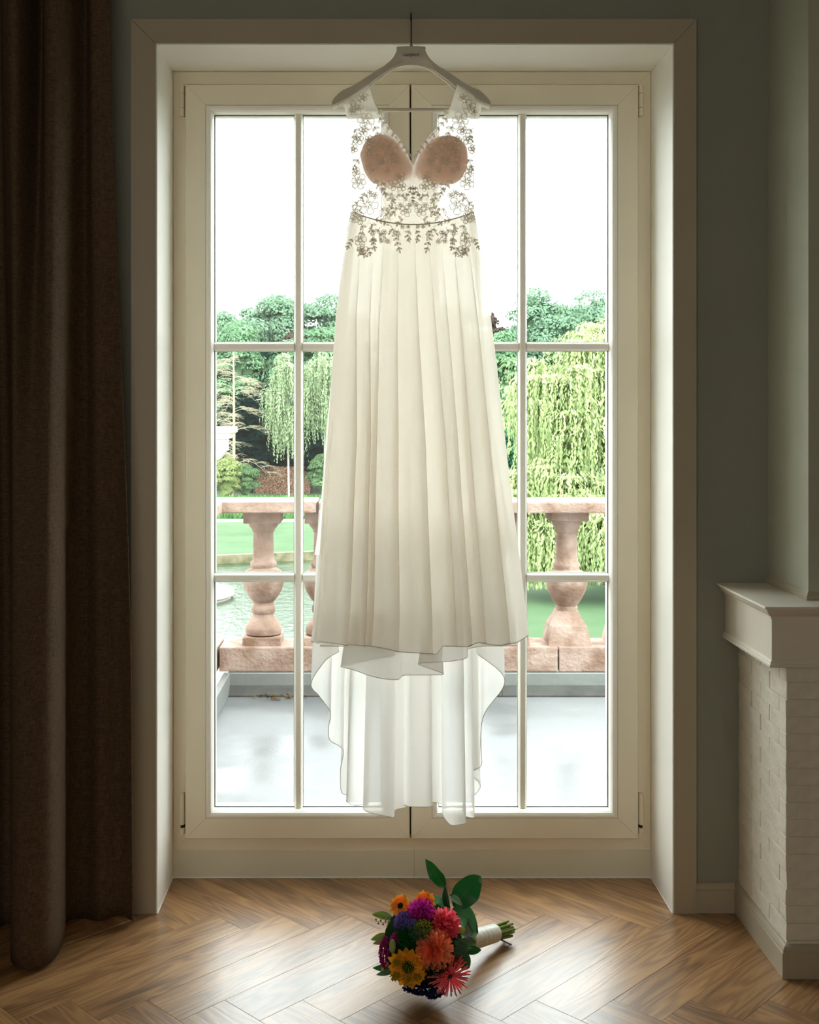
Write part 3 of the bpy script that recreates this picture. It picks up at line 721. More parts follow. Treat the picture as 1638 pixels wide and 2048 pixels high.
tree('garden_shrub', 'greyish shrub peeping over the beech hedge', 562, 918, 38, 94, G_pale, 56, 36, 240, .5, .09, cat='shrub', trunk=False)
tree('garden_shrub', 'green shrub low beside the willow, hidden mostly by the skirt', 985, 940, 30, 84, G_lime, 57, 30, 240, .5, .09, cat='shrub', trunk=False)
# clipped copper beech hedge
hd = empty('beech_hedge', P(566, 985, 90), label='clipped block of rust brown beech hedge on the far lawn', cat='hedge')
rng = np.random.default_rng(77)
hx0, hx1, hz0, hz1 = (514-CX)/F*90, (620-CX)/F*90, GZ, H-(934-CY)/F*90
n = 9000
fx, fz, fy = rng.uniform(0, 1, n), rng.uniform(0, 1, n), rng.uniform(0, 1, n)
which = rng.integers(0, 4, n)
ridge = (590-CX)/F*90                      # the corner nearest to the house
X = np.where(which == 1, hx0+fx*(hx1-hx0), np.where(which == 0, hx0+fx*(ridge-hx0), ridge+fx*(hx1-ridge)))
yf = np.where(X < ridge, 87.8+CAMY+(ridge-X)*.55, 87.8+CAMY+(X-ridge)*1.1)
Z = np.where(which == 1, hz1, hz0+fz*(hz1-hz0)); Y = np.where(which == 1, yf+fy*2.5, yf)
nn = np.stack([np.where(X < ridge, -.5, .7), -np.ones(n), np.where(which == 1, 4., .1)], 1)+rng.normal(0, .5, (n, 3))
link('foliage', leaf_mesh('hedge', np.stack([X, Y, Z], 1)+rng.normal(0, .04, (n, 3)), nn, .08, rng=rng), G_hedge, hd)
bm = bmesh.new(); zb, zt = hz0, hz1-.05
pts = [(hx0+.06, 87.95+CAMY+(ridge-hx0)*.55), (ridge, 87.95+CAMY), (hx1-.06, 87.95+CAMY+(hx1-ridge)*1.1), (hx1-.06, 92+CAMY), (hx0+.06, 92+CAMY)]
a = [bm.verts.new((x, y, zt)) for x, y in pts]; b_ = [bm.verts.new((x, y, zb)) for x, y in pts]; bm.faces.new(a); bm.faces.new(b_[::-1])
for i in range(5): bm.faces.new((a[i], b_[i], b_[(i+1) % 5], a[(i+1) % 5]))
bmesh.ops.recalc_face_normals(bm, faces=bm.faces[:])
link('inner_growth', bm, G_hedge, hd)
# tall grass band before the far path
rng = np.random.default_rng(5); n = 14000
X = rng.uniform(-14, 8, n); Y = rng.uniform(68, 80, n)+CAMY
tall = link('tall_grass', leaf_mesh('tall_grass', np.stack([X, Y, GZ+rng.uniform(.05, .35, n)], 1), np.stack([rng.normal(0, 1, n), -np.ones(n), np.zeros(n)], 1), .22, asp=1.2, down=True, rng=rng), leafmat('meadow_grass', (116, 168, 100)), kind='stuff', label='fringe of unmown grass beyond the pale path', cat='grass')
# bare drooping conifer
rs = random.Random(12)
dead = empty('bare_conifer', P(467, 985, 84), label='bare grey twigged conifer with drooping branches at the left', cat='tree')
bm = bmesh.new(); Dd = 84; tx = (467-CX)/F*Dd; ty = Dd+CAMY
tube(bm, [(tx, ty, GZ), (tx+.05, ty, 0), (tx, ty, H+(825-690)/F*Dd)], [.13, .10, .05], 7)
twb = bmesh.new()
def droop(bm, p, a, L, r, depth, rs):
    pts = [Vector(p)]; d = Vector((math.cos(a), math.sin(a)*.8, .50)); q = Vector(p); n = 6
    for k in range(n):
        q = q+d*(L/n); d = d+Vector((rs.uniform(-.1, .1), rs.uniform(-.1, .1), -.27+(.10 if k > 3 else 0))); pts.append(q.copy())
        if depth and k > 0:
            for s in range(3 if depth > 1 else 2): droop(bm, q, a+rs.uniform(-1.1, 1.1), L*rs.uniform(.22, .42), r*.5, depth-1, rs)
    tube(bm, pts, [r*(1-.8*i/n) for i in range(n+1)], 3, cap=False)
for k in range(44):
    z = -3.2+k*.2+rs.uniform(-.1, .1)
    if -1.2 < z < -.4 and k % 2: continue
    droop(twb, (tx, ty, z), rs.uniform(0, 2*PI), rs.uniform(2.0, 3.7)*(1-.012*k), .03, 2, rs)
greyb = mat('grey_bark', dim(srgb(200, 190, 160), .6), .9)
link('trunk', bm, greyb, dead); link('branches', twb, greyb, dead)

# hanging foliage: birches and the big willow
def weep(rng, crown_c, crown_r, nc, strands, R, drop, step, zmin, upbias=0):
    cs, ns = [], []
    c0 = np.array(crown_c); r0 = np.array(crown_r)
    d = sph(rng, nc*3); d = d[(d[:, 2] > -.75) & (d[:, 1] < .5)][:nc]
    for q in c0+d*r0*rng.uniform(.7, 1.0, (len(d), 1)):
        Rr = R*rng.uniform(.5, 1.9); a0 = rng.uniform(0, 2*PI, strands)
        for a in a0:
            rr = Rr*rng.uniform(.3, 1); ln = drop*rng.uniform(.4, 1.15)
            m = int((rr*1.3+ln)/step); t = np.linspace(0, 1, m)*(rr*1.3+ln)
            k = np.clip(t/(rr*1.3), 0, 1)
            h = rr*np.sin(k*PI/2); v = .35*rr*(np.sin(k*PI*.9))-.25*rr*k-np.clip(t-rr*1.3, 0, None)
            x = q[0]+math.cos(a)*h; y = q[1]+math.sin(a)*h; z = q[2]+v
            p = np.stack([x, y, z], 1)+rng.normal(0, .03*step/.12, (m, 3))
            p = p[p[:, 2] > zmin+rng.uniform(0, .3)]
            if len(p):
                hang = np.clip((q[2]+.35*rr-p[:, 2])/(ln*.8), 0, 1)[:, None]
                cs.append(p); ns.append(np.array([[math.cos(a)*.7, math.sin(a)*.7-.3, 1.6]])*(1-hang)+np.array([[math.cos(a), math.sin(a)-.4, -.25]])*hang+rng.normal(0, .28, (len(p), 3)))
    return np.concatenate(cs), np.concatenate(ns)
birch_m = leafmat('birch_leaves', (176, 196, 152), .25)
for i, (px, py, hw, hp, D, lab) in enumerate([(575, 790, 34, 90, 82, 'weeping birch with pale hanging twigs left of the muntin'), (648, 770, 36, 80, 83, 'weeping birch with pale hanging twigs against the skirt')]):
    rng = np.random.default_rng(200+i); c = P(px, py, D)
    cc, nn = weep(rng, c, (hw/F*D, 1.4, hp/F*D), 40, 16, .7, 2.2, .16, -3.4)
    root = empty('weeping_birch', (c.x, c.y, GZ), label=lab, cat='tree', group='weeping birches')
    link('foliage', leaf_mesh('birch', cc, nn, .085, asp=1.3, down=True, rng=rng), birch_m, root)
    bm = bmesh.new(); tube(bm, [(c.x+.1, c.y, GZ), (c.x, c.y, c.z), (c.x-.1, c.y, c.z+3)], [.08, .06, .02], 7)
    link('trunk', bm, mat('birch_bark', dim(srgb(200, 200, 186)), .8), root)
willow_m = leafmat('willow_leaves', (186, 204, 142), .14, .25)
rng = np.random.default_rng(321)
wil = empty('weeping_willow', (9.3, 42+CAMY, GZ), label='huge yellow green weeping willow filling the right hand panes', cat='tree')
parts_ = [weep(rng, (10.2, 42+CAMY, 2.3), (3.4, 2.6, 2.9), 90, 34, .8, 1.5, .11, GZ+.35)]
parts_.append(weep(rng, (8.6, 41+CAMY, .6), (3.7, 2.8, 3.8), 120, 32, .85, 1.6, .11, GZ+.35))
parts_.append(weep(rng, (6.2, 39.6+CAMY, -2.2), (2.0, 2.0, 2.0), 42, 32, .7, 1.4, .11, GZ+.35))
parts_.append(weep(rng, (8.0, 38.8+CAMY, -2.6), (2.4, 1.6, 2.0), 46, 32, .7, 1.5, .11, GZ+.35))
cc = np.concatenate([p[0] for p in parts_]); nn = np.concatenate([p[1] for p in parts_])
link('foliage', leaf_mesh('willow', cc, nn, .062, asp=1.5, down=True, rng=rng), willow_m, wil)
bm = bmesh.new(); tube(bm, [(9.0, 42+CAMY, GZ), (8.9, 42+CAMY, -1), (8.3, 42+CAMY, 1.6)], [.5, .35, .12], 9)
for k in range(9):
    a = k*.75; tube(bm, [(8.9, 42+CAMY, -2+k*.4), (8.9+math.cos(a)*1.3, 42+CAMY+math.sin(a)*1.2, -.8+k*.4), (8.9+math.cos(a)*2.5, 42+CAMY+math.sin(a)*2, -.5+k*.42)], [.14, .08, .03], 5)
link('trunk', bm, bark, wil)
print('willow leaves', len(cc))

# dead leaves caught along the gutter
rng = np.random.default_rng(4); n = 46
cx_ = np.concatenate([rng.normal((535-CX)/F*5.45, .018, 16), rng.normal((550-CX)/F*5.4, .016, 9), rng.normal((579-CX)/F*5.4, .007, 7), rng.uniform(-.62, -.3, 14)])
cy_ = np.concatenate([rng.normal(5.44, .012, 16), rng.normal(5.37, .008, 9), rng.normal(5.40, .01, 7), rng.uniform(5.40, 5.45, 14)])+CAMY
link('fallen_leaves', leaf_mesh('fallen_leaves', np.stack([cx_, cy_, np.full(n, .009)], 1), np.array([0, -.2, 1.0])+rng.normal(0, .4, (n, 3)), .011, rng=rng), cloth_mat('dead_leaf', dim(srgb(120, 92, 60)), translucent=.1, island=.5), kind='stuff', label='brown dead leaves lying along the grey gutter of the terrace', cat='leaves')

# ------------------------------------------------------------------ hanger
YH = -.06; DH = YH-CAMY
hang_m = mat('hanger_lacquer', (.62, .58, .47, 1), .35, spec=.5)
hanger = empty('clothes_hanger', P(822, 93, DH), label='cream broad shouldered clothes hanger hooked on the top casing, holding the dress', cat='hanger')
top = [(664, 209), (667, 201), (682, 185), (700, 176), (719, 165), (737, 153), (753, 142), (767, 134), (777, 126), (785, 118), (790, 110), (794, 101), (797, 94)]
bot = [(665, 216), (674, 213), (690, 206), (712, 194), (735, 181), (745, 170), (756, 161), (768, 152), (779, 144), (789, 138), (799, 134), (810, 131.5)]
mir = lambda l: [(1644-x, y) for x, y in l[::-1]]
bm = bmesh.new()
topall = top+mir(top); botall = bot+[(822, 131)]+mir(bot)
nT = 60
tc_, bc_ = catmull(topall, nT), catmull(botall, nT)
rows = []
for k in range(nT):
    a, b = P(tc_[k][0], tc_[k][1], DH), P(bc_[k][0], bc_[k][1], DH)
    u = abs(k/(nT-1)*2-1); th = .009+.013*u**1.5; dy = .008-.022*u*u      # the shoulders widen and curve forwards
    ring = []
    for f, o in ((.0, .55), (.0, -.55), (.12, -1), (.82, -1), (.90, -.8), (.93, -.55), (1.0, -.55), (1.0, .55), (.88, 1), (.12, 1)):
        q = a.lerp(b, f); ring.append(bm.verts.new((q.x, YH-dy*0+o*th, q.z)))
    rows.append(ring)
for a, b in zip(rows, rows[1:]):
    for i in range(10): bm.faces.new((a[i], a[(i+1) % 10], b[(i+1) % 10], b[i]))
bm.faces.new(rows[0]); bm.faces.new(rows[-1][::-1]); bmesh.ops.recalc_face_normals(bm, faces=bm.faces[:])
o = link('yoke', bm, hang_m, hanger); smooth_by_angle(o, 50)
bm = bmesh.new(); tube(bm, [P(705, 199, DH), P(703, 213, DH), P(709, 220, DH), P(936, 220, DH), P(942, 213, DH), P(940, 199, DH)], .0052, 10)
link('trouser_bar', bm, hang_m, hanger, smooth=True)
zt_ = H-(22-CY)/F*DH
hook = [(P(822.5, 98, DH)), P(822.5, 60, DH), Vector((P(822.5, 45, DH).x, YH, zt_-.012))]
hx_ = hook[0].x
hook += [Vector((hx_, YH+.008, zt_-.002)), Vector((hx_, YH+.026, zt_+.003)), Vector((hx_, -.012, zt_+.001)), Vector((hx_, .004, zt_-.004)), Vector((hx_, .010, CO_T+.003))]
bm = bmesh.new(); tube(bm, hook, .0019, 8); link('hook', bm, mat('dark_metal_hook', (.06, .05, .045, 1), .35, metal=.6), hanger, smooth=True)
bm = bmesh.new(); lathe(bm, [(.005, P(0, 94, DH).z), (.005, P(0, 91, DH).z), (.003, P(0, 89, DH).z)], hx_, YH, 12); link('hook_collar', bm, M['steel'], hanger)
tcu = bpy.data.curves.new('lettering', 'FONT'); tcu.body = 'Ladybird'; tcu.size = .0128; tcu.align_x = 'CENTER'; tcu.extrude = .00015; tcu.space_character = .93
to = bpy.data.objects.new('lettering_tmp', tcu); C.objects.link(to)
bpy.context.view_layer.update()
me = bpy.data.meshes.new_from_object(to.evaluated_get(bpy.context.evaluated_depsgraph_get())); bpy.data.objects.remove(to)
me.transform(Matrix.Translation((P(822, 0, DH).x, YH-.0098, P(0, 114.5, DH).z)) @ Matrix.Rotation(PI/2, 4, 'X'))
o = link('lettering', me, mat('black_print', (.015, .013, .012, 1), .6), hanger)

# ------------------------------------------------------------------ the dress
chiffon = cloth_mat('ivory_chiffon', (.92, .885, .83, 1), transparent=.19, translucent=.72, weave=.25)
sheer = cloth_mat('sheer_chiffon', (.86, .85, .82, 1), transparent=.18, translucent=.45, weave=.2)
lining_m = cloth_mat('ivory_lining', (.93, .89, .82, 1), transparent=.62, translucent=.72)
tulle = cloth_mat('fine_tulle', (.92, .87, .81, 1), transparent=.32, translucent=.6)
thread = cloth_mat('lace_thread', (.82, .74, .61, 1), translucent=.12)
petal_m = cloth_mat('lace_fill', (.90, .86, .80, 1), transparent=.72, translucent=.6)
cup_m = cloth_mat('blush_cup_foam', (.88, .69, .57, 1), translucent=.42)
hem_m = cloth_mat('rolled_hem', (.60, .56, .47, 1), translucent=.2)
XC_ = 826.0
dress = empty('wedding_dress', P(826, 430, 3.0), label='ivory lace and chiffon wedding dress with train, hanging from the cream hanger', cat='dress')
SL = [(423, 705), (460, 697), (500, 690), (560, 683), (640, 672), (740, 665), (850, 657), (1000, 645), (1130, 637), (1220, 630), (1300, 620)]
SR = [(423, 946), (470, 955), (520, 962), (560, 968), (640, 980), (720, 990), (850, 1005), (980, 1020), (1100, 1035), (1180, 1045), (1300, 1060)]
LR = [(423, 946), (520, 958), (640, 964), (760, 974), (880, 982), (1000, 993), (1130, 1012), (1300, 1034)]
HEM = [(600, 1278), (625, 1283), (690, 1290), (740, 1292), (775, 1297), (800, 1304), (840, 1305), (872, 1308), (885, 1291), (935, 1293), (955, 1284), (1000, 1291), (1035, 1284), (1062, 1268)]
YC = -.075
waist = lambda px: 449-25*min(1.2, abs((px-XC_)/121))**2
def fold(s):
    th = 2*PI*6.3*s+1.5*math.sin(2*PI*1.7*s+1)+1.2*math.sin(2*PI*3.1*s+2.2)
    f = math.sin(th)+.35*math.sin(2*th+1)+.16*math.sin(2*PI*17*s+.7)
    g = math.cos(th+.5)+.35*math.cos(2*th+.4)
    return f, g
def skirt_sheet(nu, nv, xl, xr, ph0, ph1, dep, amp, tang, hemf, seed=0, yoff=0):
    co = np.zeros((nv, nu, 3))
    for i in range(nu):
        s = i/(nu-1); ph = ph0+(ph1-ph0)*s; c, sn = math.cos(ph), math.sin(ph)
        f, g = fold(s+seed)
        for j in range(nv):
            t = j/(nv-1)
            y0 = YC+yoff-(dep[0]+(dep[1]-dep[0])*t**.8)*sn
            L_, R_ = interp(440+850*t, xl), interp(440+850*t, xr)
            tt = max(0, t-.05)/.95
            A = amp*(tt**.75); T = tang*tt**.9
            px = (L_+R_)/2+(R_-L_)/2*c
            edge = min(1, abs(sn)*2.2)
            px2 = px+T*g*edge
            yy = y0-A*f*(.35+.65*edge)
            hp = 1288 if hemf is None else hemf(px2, s)
            py = waist(px)*(1-t)+hp*t
            co[j, i] = P(px2, py, yy-CAMY)
    return co
# the front overlay: pleats that overlap one another, (px at the hem, depth offset)
PLEATS = [(664, .20), (638, .15), (621, .07), (636, .012), (664, -.006), (690, .006), (694, .022), (684, .036), (690, .022), (712, .0), (727, .008), (729, .024), (717, .038), (722, .026), (737, .008), (744, .014), (744, .03), (731, .042), (739, .02), (762, -.012), (788, -.004), (797, .014), (783, .036),
          (794, .016), (826, -.016), (852, -.012), (864, .008), (850, .036), (858, .022), (884, .006), (908, .008), (914, .024), (901, .04), (907, .024), (926, .0), (941, .004), (944, .022), (932, .038), (940, .028), (958, .012), (971, .014), (974, .03), (958, .042), (972, .014), (996, -.004), (1014, .004), (1020, .02), (1006, .036), (1016, .018), (1040, .012), (1058, .05), (1050, .12), (1022, .19)]
def overlay(nu, nv):
    q = catmull(PLEATS, nu); co = np.zeros((nv, nu, 3))
    q[:, 0] += .9*np.sin(np.arange(nu)*.19)
    for i in range(nu):
        k = i/(nu-1); ux = (q[i, 0]-621)/(1058-621)
        lin = -.05+1.10*k
        lin = lin if 0 <= lin <= 1 else (-lin if lin < 0 else 2-lin)
        for j in range(nv):
            t = j/(nv-1); w = min(1, .25+1.35*t**.9) if t > 0 else .25
            u = ux*w+lin*(1-w); u = min(.9985, max(.0015, u))
            L_, R_ = interp(440+850*t, SL), interp(440+850*t, SR)
            px = L_+(R_-L_)*u; e = math.sqrt(max(0, 1-(2*u-1)**2)); dep = .075+.055*t**.8
            y = YC-dep*e+(q[i, 1])*(t**.75)*1.25
            if (k < .02 or k > .98): y = max(y, YC)
            py = waist(px)*(1-t)+(interp(q[i, 0], HEM)+1.2*math.sin(k*70))*t
            co[j, i] = P(px, py, y-CAMY)
    return co
ca_ = overlay(620, 46)
ov = link('chiffon_overlay', grid_mesh('overlay', ca_, 620, 46), chiffon, dress, smooth=True)
bm = bmesh.new(); tube(bm, [Vector(p) for p in ca_[-1][::2]], .0009, 5); link('hem', bm, hem_m, ov)
cl_ = skirt_sheet(260, 36, [(y, x+5) for y, x in SL], LR, PI*1.5, -PI*.5, (.06, .085), .010, 5, None, seed=.31)
link('lining', grid_mesh('lining', cl_, 260, 36), lining_m, dress, smooth=True)

def drop_sheet(path, nu, nv, top_py, spread, y0, mixx=.35, amp=.006):
    """path: (px, y offset, hem py) along the folded hem; hangs straight from top_py"""
    q = catmull(path, nu); co = np.zeros((nv, nu, 3))
    # soften the overshoot of the hem
    n = len(path)-1
    for i in range(nu):
        k = i/(nu-1); px, yo, hp = q[i]
        tx_ = (spread[0]+(spread[1]-spread[0])*k)*mixx+px*(1-mixx)
        for j in range(nv):
            t = j/(nv-1); w = t**.8
            py = top_py+(hp-top_py)*t
            x = tx_*(1-w)+px*w
            co[j, i] = P(x, py, y0+yo*(.3+.7*w)+amp*math.sin(k*40)*w-CAMY)
    return co
train_path = [(678, -.03, 1303), (650, -.01, 1322), (622, .02, 1367), (640, .035, 1394), (661, .03, 1426), (657, .045, 1455), (660, .05, 1480), (686, .035, 1500), (681, .05, 1540), (683, .055, 1584), (697, .04, 1590), (693, .02, 1602), (710, .05, 1611), (737, .05, 1607), (726, .015, 1618), (745, -.012, 1627), (765, -.02, 1631),
              (787, -.015, 1634), (790, .03, 1620), (812, .05, 1614), (808, .03, 1609), (822, .005, 1613), (862, .005, 1613), (866, .03, 1604), (893, .05, 1613), (884, .02, 1625), (899, -.02, 1648), (915, -.027, 1650), (932, -.02, 1645), (926, .02, 1632), (949, .01, 1634), (944, .04, 1600), (961, .05, 1572), (943, .035, 1545), (963, .045, 1530), (961, .045, 1490), (963, .04, 1450), (973, .02, 1420), (1007, .015, 1373), (1001, .0, 1344), (952, -.03, 1306)]
ct2 = drop_sheet(train_path, 520, 44, 1020, (650, 1005), .045)
tr = link('train', grid_mesh('train', ct2, 520, 44), sheer, dress, smooth=True)
bm = bmesh.new(); tube(bm, [Vector(p) for p in ct2[-1][::2]], .0009, 5); link('hem', bm, hem_m, tr)
# back of the skirt above the train
cb2 = skirt_sheet(200, 24, SL, LR, PI+.3, 2*PI-.3, (.04, .085), .010, 6, lambda px, s: 1110, seed=.6)
link('skirt_back', grid_mesh('skirt_back', cb2, 200, 24), chiffon, dress, smooth=True)
under = [(640, .0, 1292), (700, .012, 1293), (735, .022, 1297), (770, .02, 1304), (788, .012, 1310), (735, -.004, 1321), (682, -.016, 1332), (705, -.02, 1339), (742, -.012, 1352), (770, .0, 1358), (796, .016, 1359), (806, .024, 1351), (830, .026, 1350), (886, .02, 1349), (868, .006, 1340), (836, -.006, 1328), (862, -.016, 1325), (905, -.02, 1322), (934, -.012, 1315), (934, .01, 1300), (960, .02, 1293), (1010, .01, 1292), (1035, .0, 1290)]
cu = drop_sheet(under, 320, 20, 1225, (648, 1010), -.01, mixx=.3, amp=.001)
un = link('underskirt', grid_mesh('underskirt', cu, 320, 20), sheer, dress, smooth=True)
bm = bmesh.new(); tube(bm, [Vector(p) for p in cu[-1][::2]], .0009, 5); link('hem', bm, hem_m, un)

# bodice
def body(px, py, front=True):
    t = min(1, max(0, (py-170)/260)); u = (px-XC_)/122
    dep = .018+.050*min(1, t*1.7)
    y = .014*max(0, 1-t*1.6)+dep*math.sqrt(max(0, 1-min(1, u*u*.98)))
    if front:
        for cx_, cy_ in ((773, 320), (884, 320)):
            y += .030*math.exp(-((px-cx_)/40)**2-((py-cy_)/42)**2)
        return YH-.004-y
    return YH+.004+y*.7
OUTL = [(674, 212), (688, 214), (693, 232), (699, 253), (702, 290), (703, 330)]
INNL = [(738, 169), (751, 211), (764, 232), (777, 253), (803, 285), (826, 331)]
def rl(tab, t):
    q = catmull(tab, 41); k = t*40; i = min(39, int(k)); f = k-i; return q[i]*(1-f)+q[i+1]*f
def bodice(front, mat_):
    name = 'bodice_front' if front else 'bodice_back'
    vs, fs = [], []
    def addgrid(fn, nu, nv):
        b0 = len(vs)
        for j in range(nv):
            for i in range(nu): 
                px, py = fn(i/(nu-1), j/(nv-1)); vs.append(tuple(P(px, py, body(px, py, front)-CAMY)))
        for j in range(nv-1):
            for i in range(nu-1): fs.append((b0+j*nu+i, b0+j*nu+i+1, b0+(j+1)*nu+i+1, b0+(j+1)*nu+i))
    def low(u, v):
        y0 = 331; px = 703+(u*246); y1 = waist(px); py = y0+(y1-y0)*v
        w = 121.5+1.5*math.sin(v*3); return XC_+(u*2-1)*w, py
    addgrid(low, 40, 18)
    for sg in (1, -1):
        def st(u, v, sg=sg):
            a, b = rl(OUTL, v), rl(INNL, v); p = a*(1-u)+b*u
            return (p[0] if sg > 0 else 2*XC_-p[0]), p[1]
        addgrid(st, 20, 26)
    me = bpy.data.meshes.new(name); me.from_pydata(vs, [], fs); me.update()
    return link(name, me, mat_, dress, smooth=True)
bf = bodice(True, tulle); bodice(False, tulle)
for sg in (1, -1):
    vs, fs = [], []
    for j in range(9):
        a = PI*j/8
        for i in range(8):
            u = i/7; px = 674+64*u; py = 211-42*u
            if sg < 0: px = 2*XC_-px
            yf, yb = body(px, py, True), body(px, py, False); ym, yr = (yf+yb)/2, (yb-yf)/2
            v = P(px, py, ym-math.cos(a)*yr-CAMY); v.z += .004*math.sin(a); vs.append(tuple(v))
    for j in range(8):
        for i in range(7): fs.append((j*8+i, j*8+i+1, j*8+i+9, j*8+i+8))
    me = bpy.data.meshes.new('shoulder_strap'); me.from_pydata(vs, [], fs); me.update(); link('shoulder_strap', me, petal_m, dress, smooth=True)
# bound edges: neckline, armholes, waist seam
def edge(pts, r, m, name='piping'):
    bm = bmesh.new(); tube(bm, [P(x, y, body(x, y)-.0012-CAMY) for x, y in pts], r, 5); link(name, bm, m, bf)
for sg in (1, -1):
    f = (lambda x: x) if sg > 0 else (lambda x: 2*XC_-x)
    edge([(f(p[0]), p[1]) for p in catmull(INNL, 30)], .0008, petal_m)
    edge([(f(p[0]), p[1]) for p in catmull(OUTL+[(705, 370), (705, 424)], 40)], .0011, petal_m)
bm = bmesh.new(); pts = []
for k in range(50):
    ph = PI-PI*k/49; px = XC_+121.5*math.cos(ph); pts.append(P(px, waist(px), YC-.078*math.sin(ph)-CAMY))
tube(bm, pts, .0016, 6); link('waist_seam', bm, hem_m, dress)
cupL = [(720, 310), (730, 285), (750, 270.5), (775, 271), (795, 286), (812, 310), (824, 334), (821, 353), (805, 363), (775, 370), (746, 366), (729, 343)]
cupR = [(845, 300), (860, 283), (884, 271.5), (910, 273), (929, 288), (935, 310), (932, 340), (915, 364), (885, 370), (851, 363), (831, 350), (834, 325)]
for cp in (cupL, cupR):
    q = catmull(cp+[cp[0]], 49)[:-1]; cxy = q.mean(0); vs, fs = [], []
    for r_ in range(9):
        f = r_/8
        for p in q:
            x, y = cxy+(p-cxy)*f; edge_ = math.sqrt(max(0, 1-f*f))
            vs.append(tuple(P(x, y, body(x, y)+.005+.010*(1-edge_)-CAMY)))
    n = 48
    for r_ in range(8):
        for i in range(n): fs.append((r_*n+i, r_*n+(i+1) % n, (r_+1)*n+(i+1) % n, (r_+1)*n+i))
    me = bpy.data.meshes.new('cup'); me.from_pydata(vs, [], fs); me.update()
    o = link('cup', me, cup_m, dress, smooth=True)
    sd = o.modifiers.new('t', 'SOLIDIFY'); sd.thickness = .006; sd.offset = 1 if o.data.polygons[10].normal.y > 0 else -1

# lace motifs, each flower and sprig a piece of its own
def on(px, py, off):
    if py < waist(px)-1: y = body(px, py)
    else:
        u = min(.98, abs((px-XC_)/135)); t = (py-440)/850
        y = YC-(.080+.09*t)*math.sqrt(1-u*u)-.006
    return P(px, py, y-off-CAMY)
rl_ = random.Random(8)
def ribbon(vs, fs, pts, w, off):
    """flat thread line in picture plane units"""
    b0 = len(vs); n = len(pts)
    for i, (x, y) in enumerate(pts):
        x0, y0 = pts[max(0, i-1)]; x1, y1 = pts[min(n-1, i+1)]; dx, dy = x1-x0, y1-y0; L_ = math.hypot(dx, dy) or 1
        nx, ny = -dy/L_*w/2, dx/L_*w/2
        vs.append(tuple(on(x+nx, y+ny, off))); vs.append(tuple(on(x-nx, y-ny, off)))
    for i in range(n-1): a = b0+2*i; fs.append((a, a+1, a+3, a+2))
def build_motif(name, lines, fills, w=1.15):
    vs, fs, mi = [], [], []
    for pts in fills:
        b0 = len(vs); cx_ = sum(p[0] for p in pts)/len(pts); cy_ = sum(p[1] for p in pts)/len(pts)
        vs.append(tuple(on(cx_, cy_, .0014)))
        for p in pts: vs.append(tuple(on(p[0], p[1], .0014)))
        for i in range(len(pts)): fs.append((b0, b0+1+i, b0+1+(i+1) % len(pts))); mi.append(1)
    for pts in lines:
        n0 = len(fs); ribbon(vs, fs, pts, w, .0020); mi += [0]*(len(fs)-n0)
    me = bpy.data.meshes.new(name); me.from_pydata(vs, [], fs); me.materials.append(thread); me.materials.append(petal_m)
    me.polygons.foreach_set('material_index', mi); me.update()
    return link(name, me, None, bf)
def flower(px, py, R, npet=5, rot=None):
    rot = rl_.uniform(0, 6) if rot is None else rot
    lines, fills = [], []
    for k in range(npet):
        a0 = rot+2*PI*k/npet; pts = []
        wob = rl_.uniform(.85, 1.1)
        for i in range(11):
            t = i/10*2*PI-PI   # -pi..pi around the petal
            rr = R*wob*(.60+.40*math.cos(t)); tt = math.sin(t)*(.62/npet*5)*.98
            if abs(t) < .5: rr *= .94+.12*abs(t)
            pts.append((px+rr*math.cos(a0+tt*.9)*1.0, py+rr*math.sin(a0+tt*.9)))
        lines.append(pts); fills.append(pts[:-1])
        lines.append([(px+R*.16*math.cos(a0), py+R*.16*math.sin(a0)), (px+R*.5*math.cos(a0+.1), py+R*.5*math.sin(a0+.1))])
    c = [(px+R*.17*math.cos(a), py+R*.17*math.sin(a)) for a in np.linspace(0, 2*PI, 8)]
    if R > 7: lines.append(c)
    build_motif('lace_flower', lines, fills, 1.25 if R > 9 else .95)
def leafpts(x, y, L_, a, w=.3):
    pts = []
    for i in range(13):
        t = i/12; s = 1 if t <= .5 else -1; q = (t*2 if t <= .5 else 2-t*2)
        off = s*w*L_*math.sin(q*PI)**.8*.5
        pts.append((x+q*L_*math.cos(a)-off*math.sin(a), y+q*L_*math.sin(a)+off*math.cos(a)))
    return pts
def sprig(pts, lsize, n, alt=True, w=.42):
    """a curved stem with leaves either side"""
    q = catmull(pts, 4*n+1); lines = [[tuple(p) for p in q]]; fills = []
    for k in range(n+1):
        i = min(4*k+2, 4*n); p = q[i]; d = q[min(i+1, 4*n)]-q[max(i-1, 0)]; a = math.atan2(d[1], d[0])
        for s in ((1, -1) if k < n else (0,)):
            lf = leafpts(p[0], p[1], lsize*rl_.uniform(.75, 1.15)*(1-.3*k/n), a+s*.85, w); lines.append(lf); fills.append(lf[:-1])
            lines.append([lf[0], lf[6]])
    build_motif('lace_sprig', lines, fills, .95)
cv = lambda X, Y: (620+X*.2503, 150+Y*.2503)
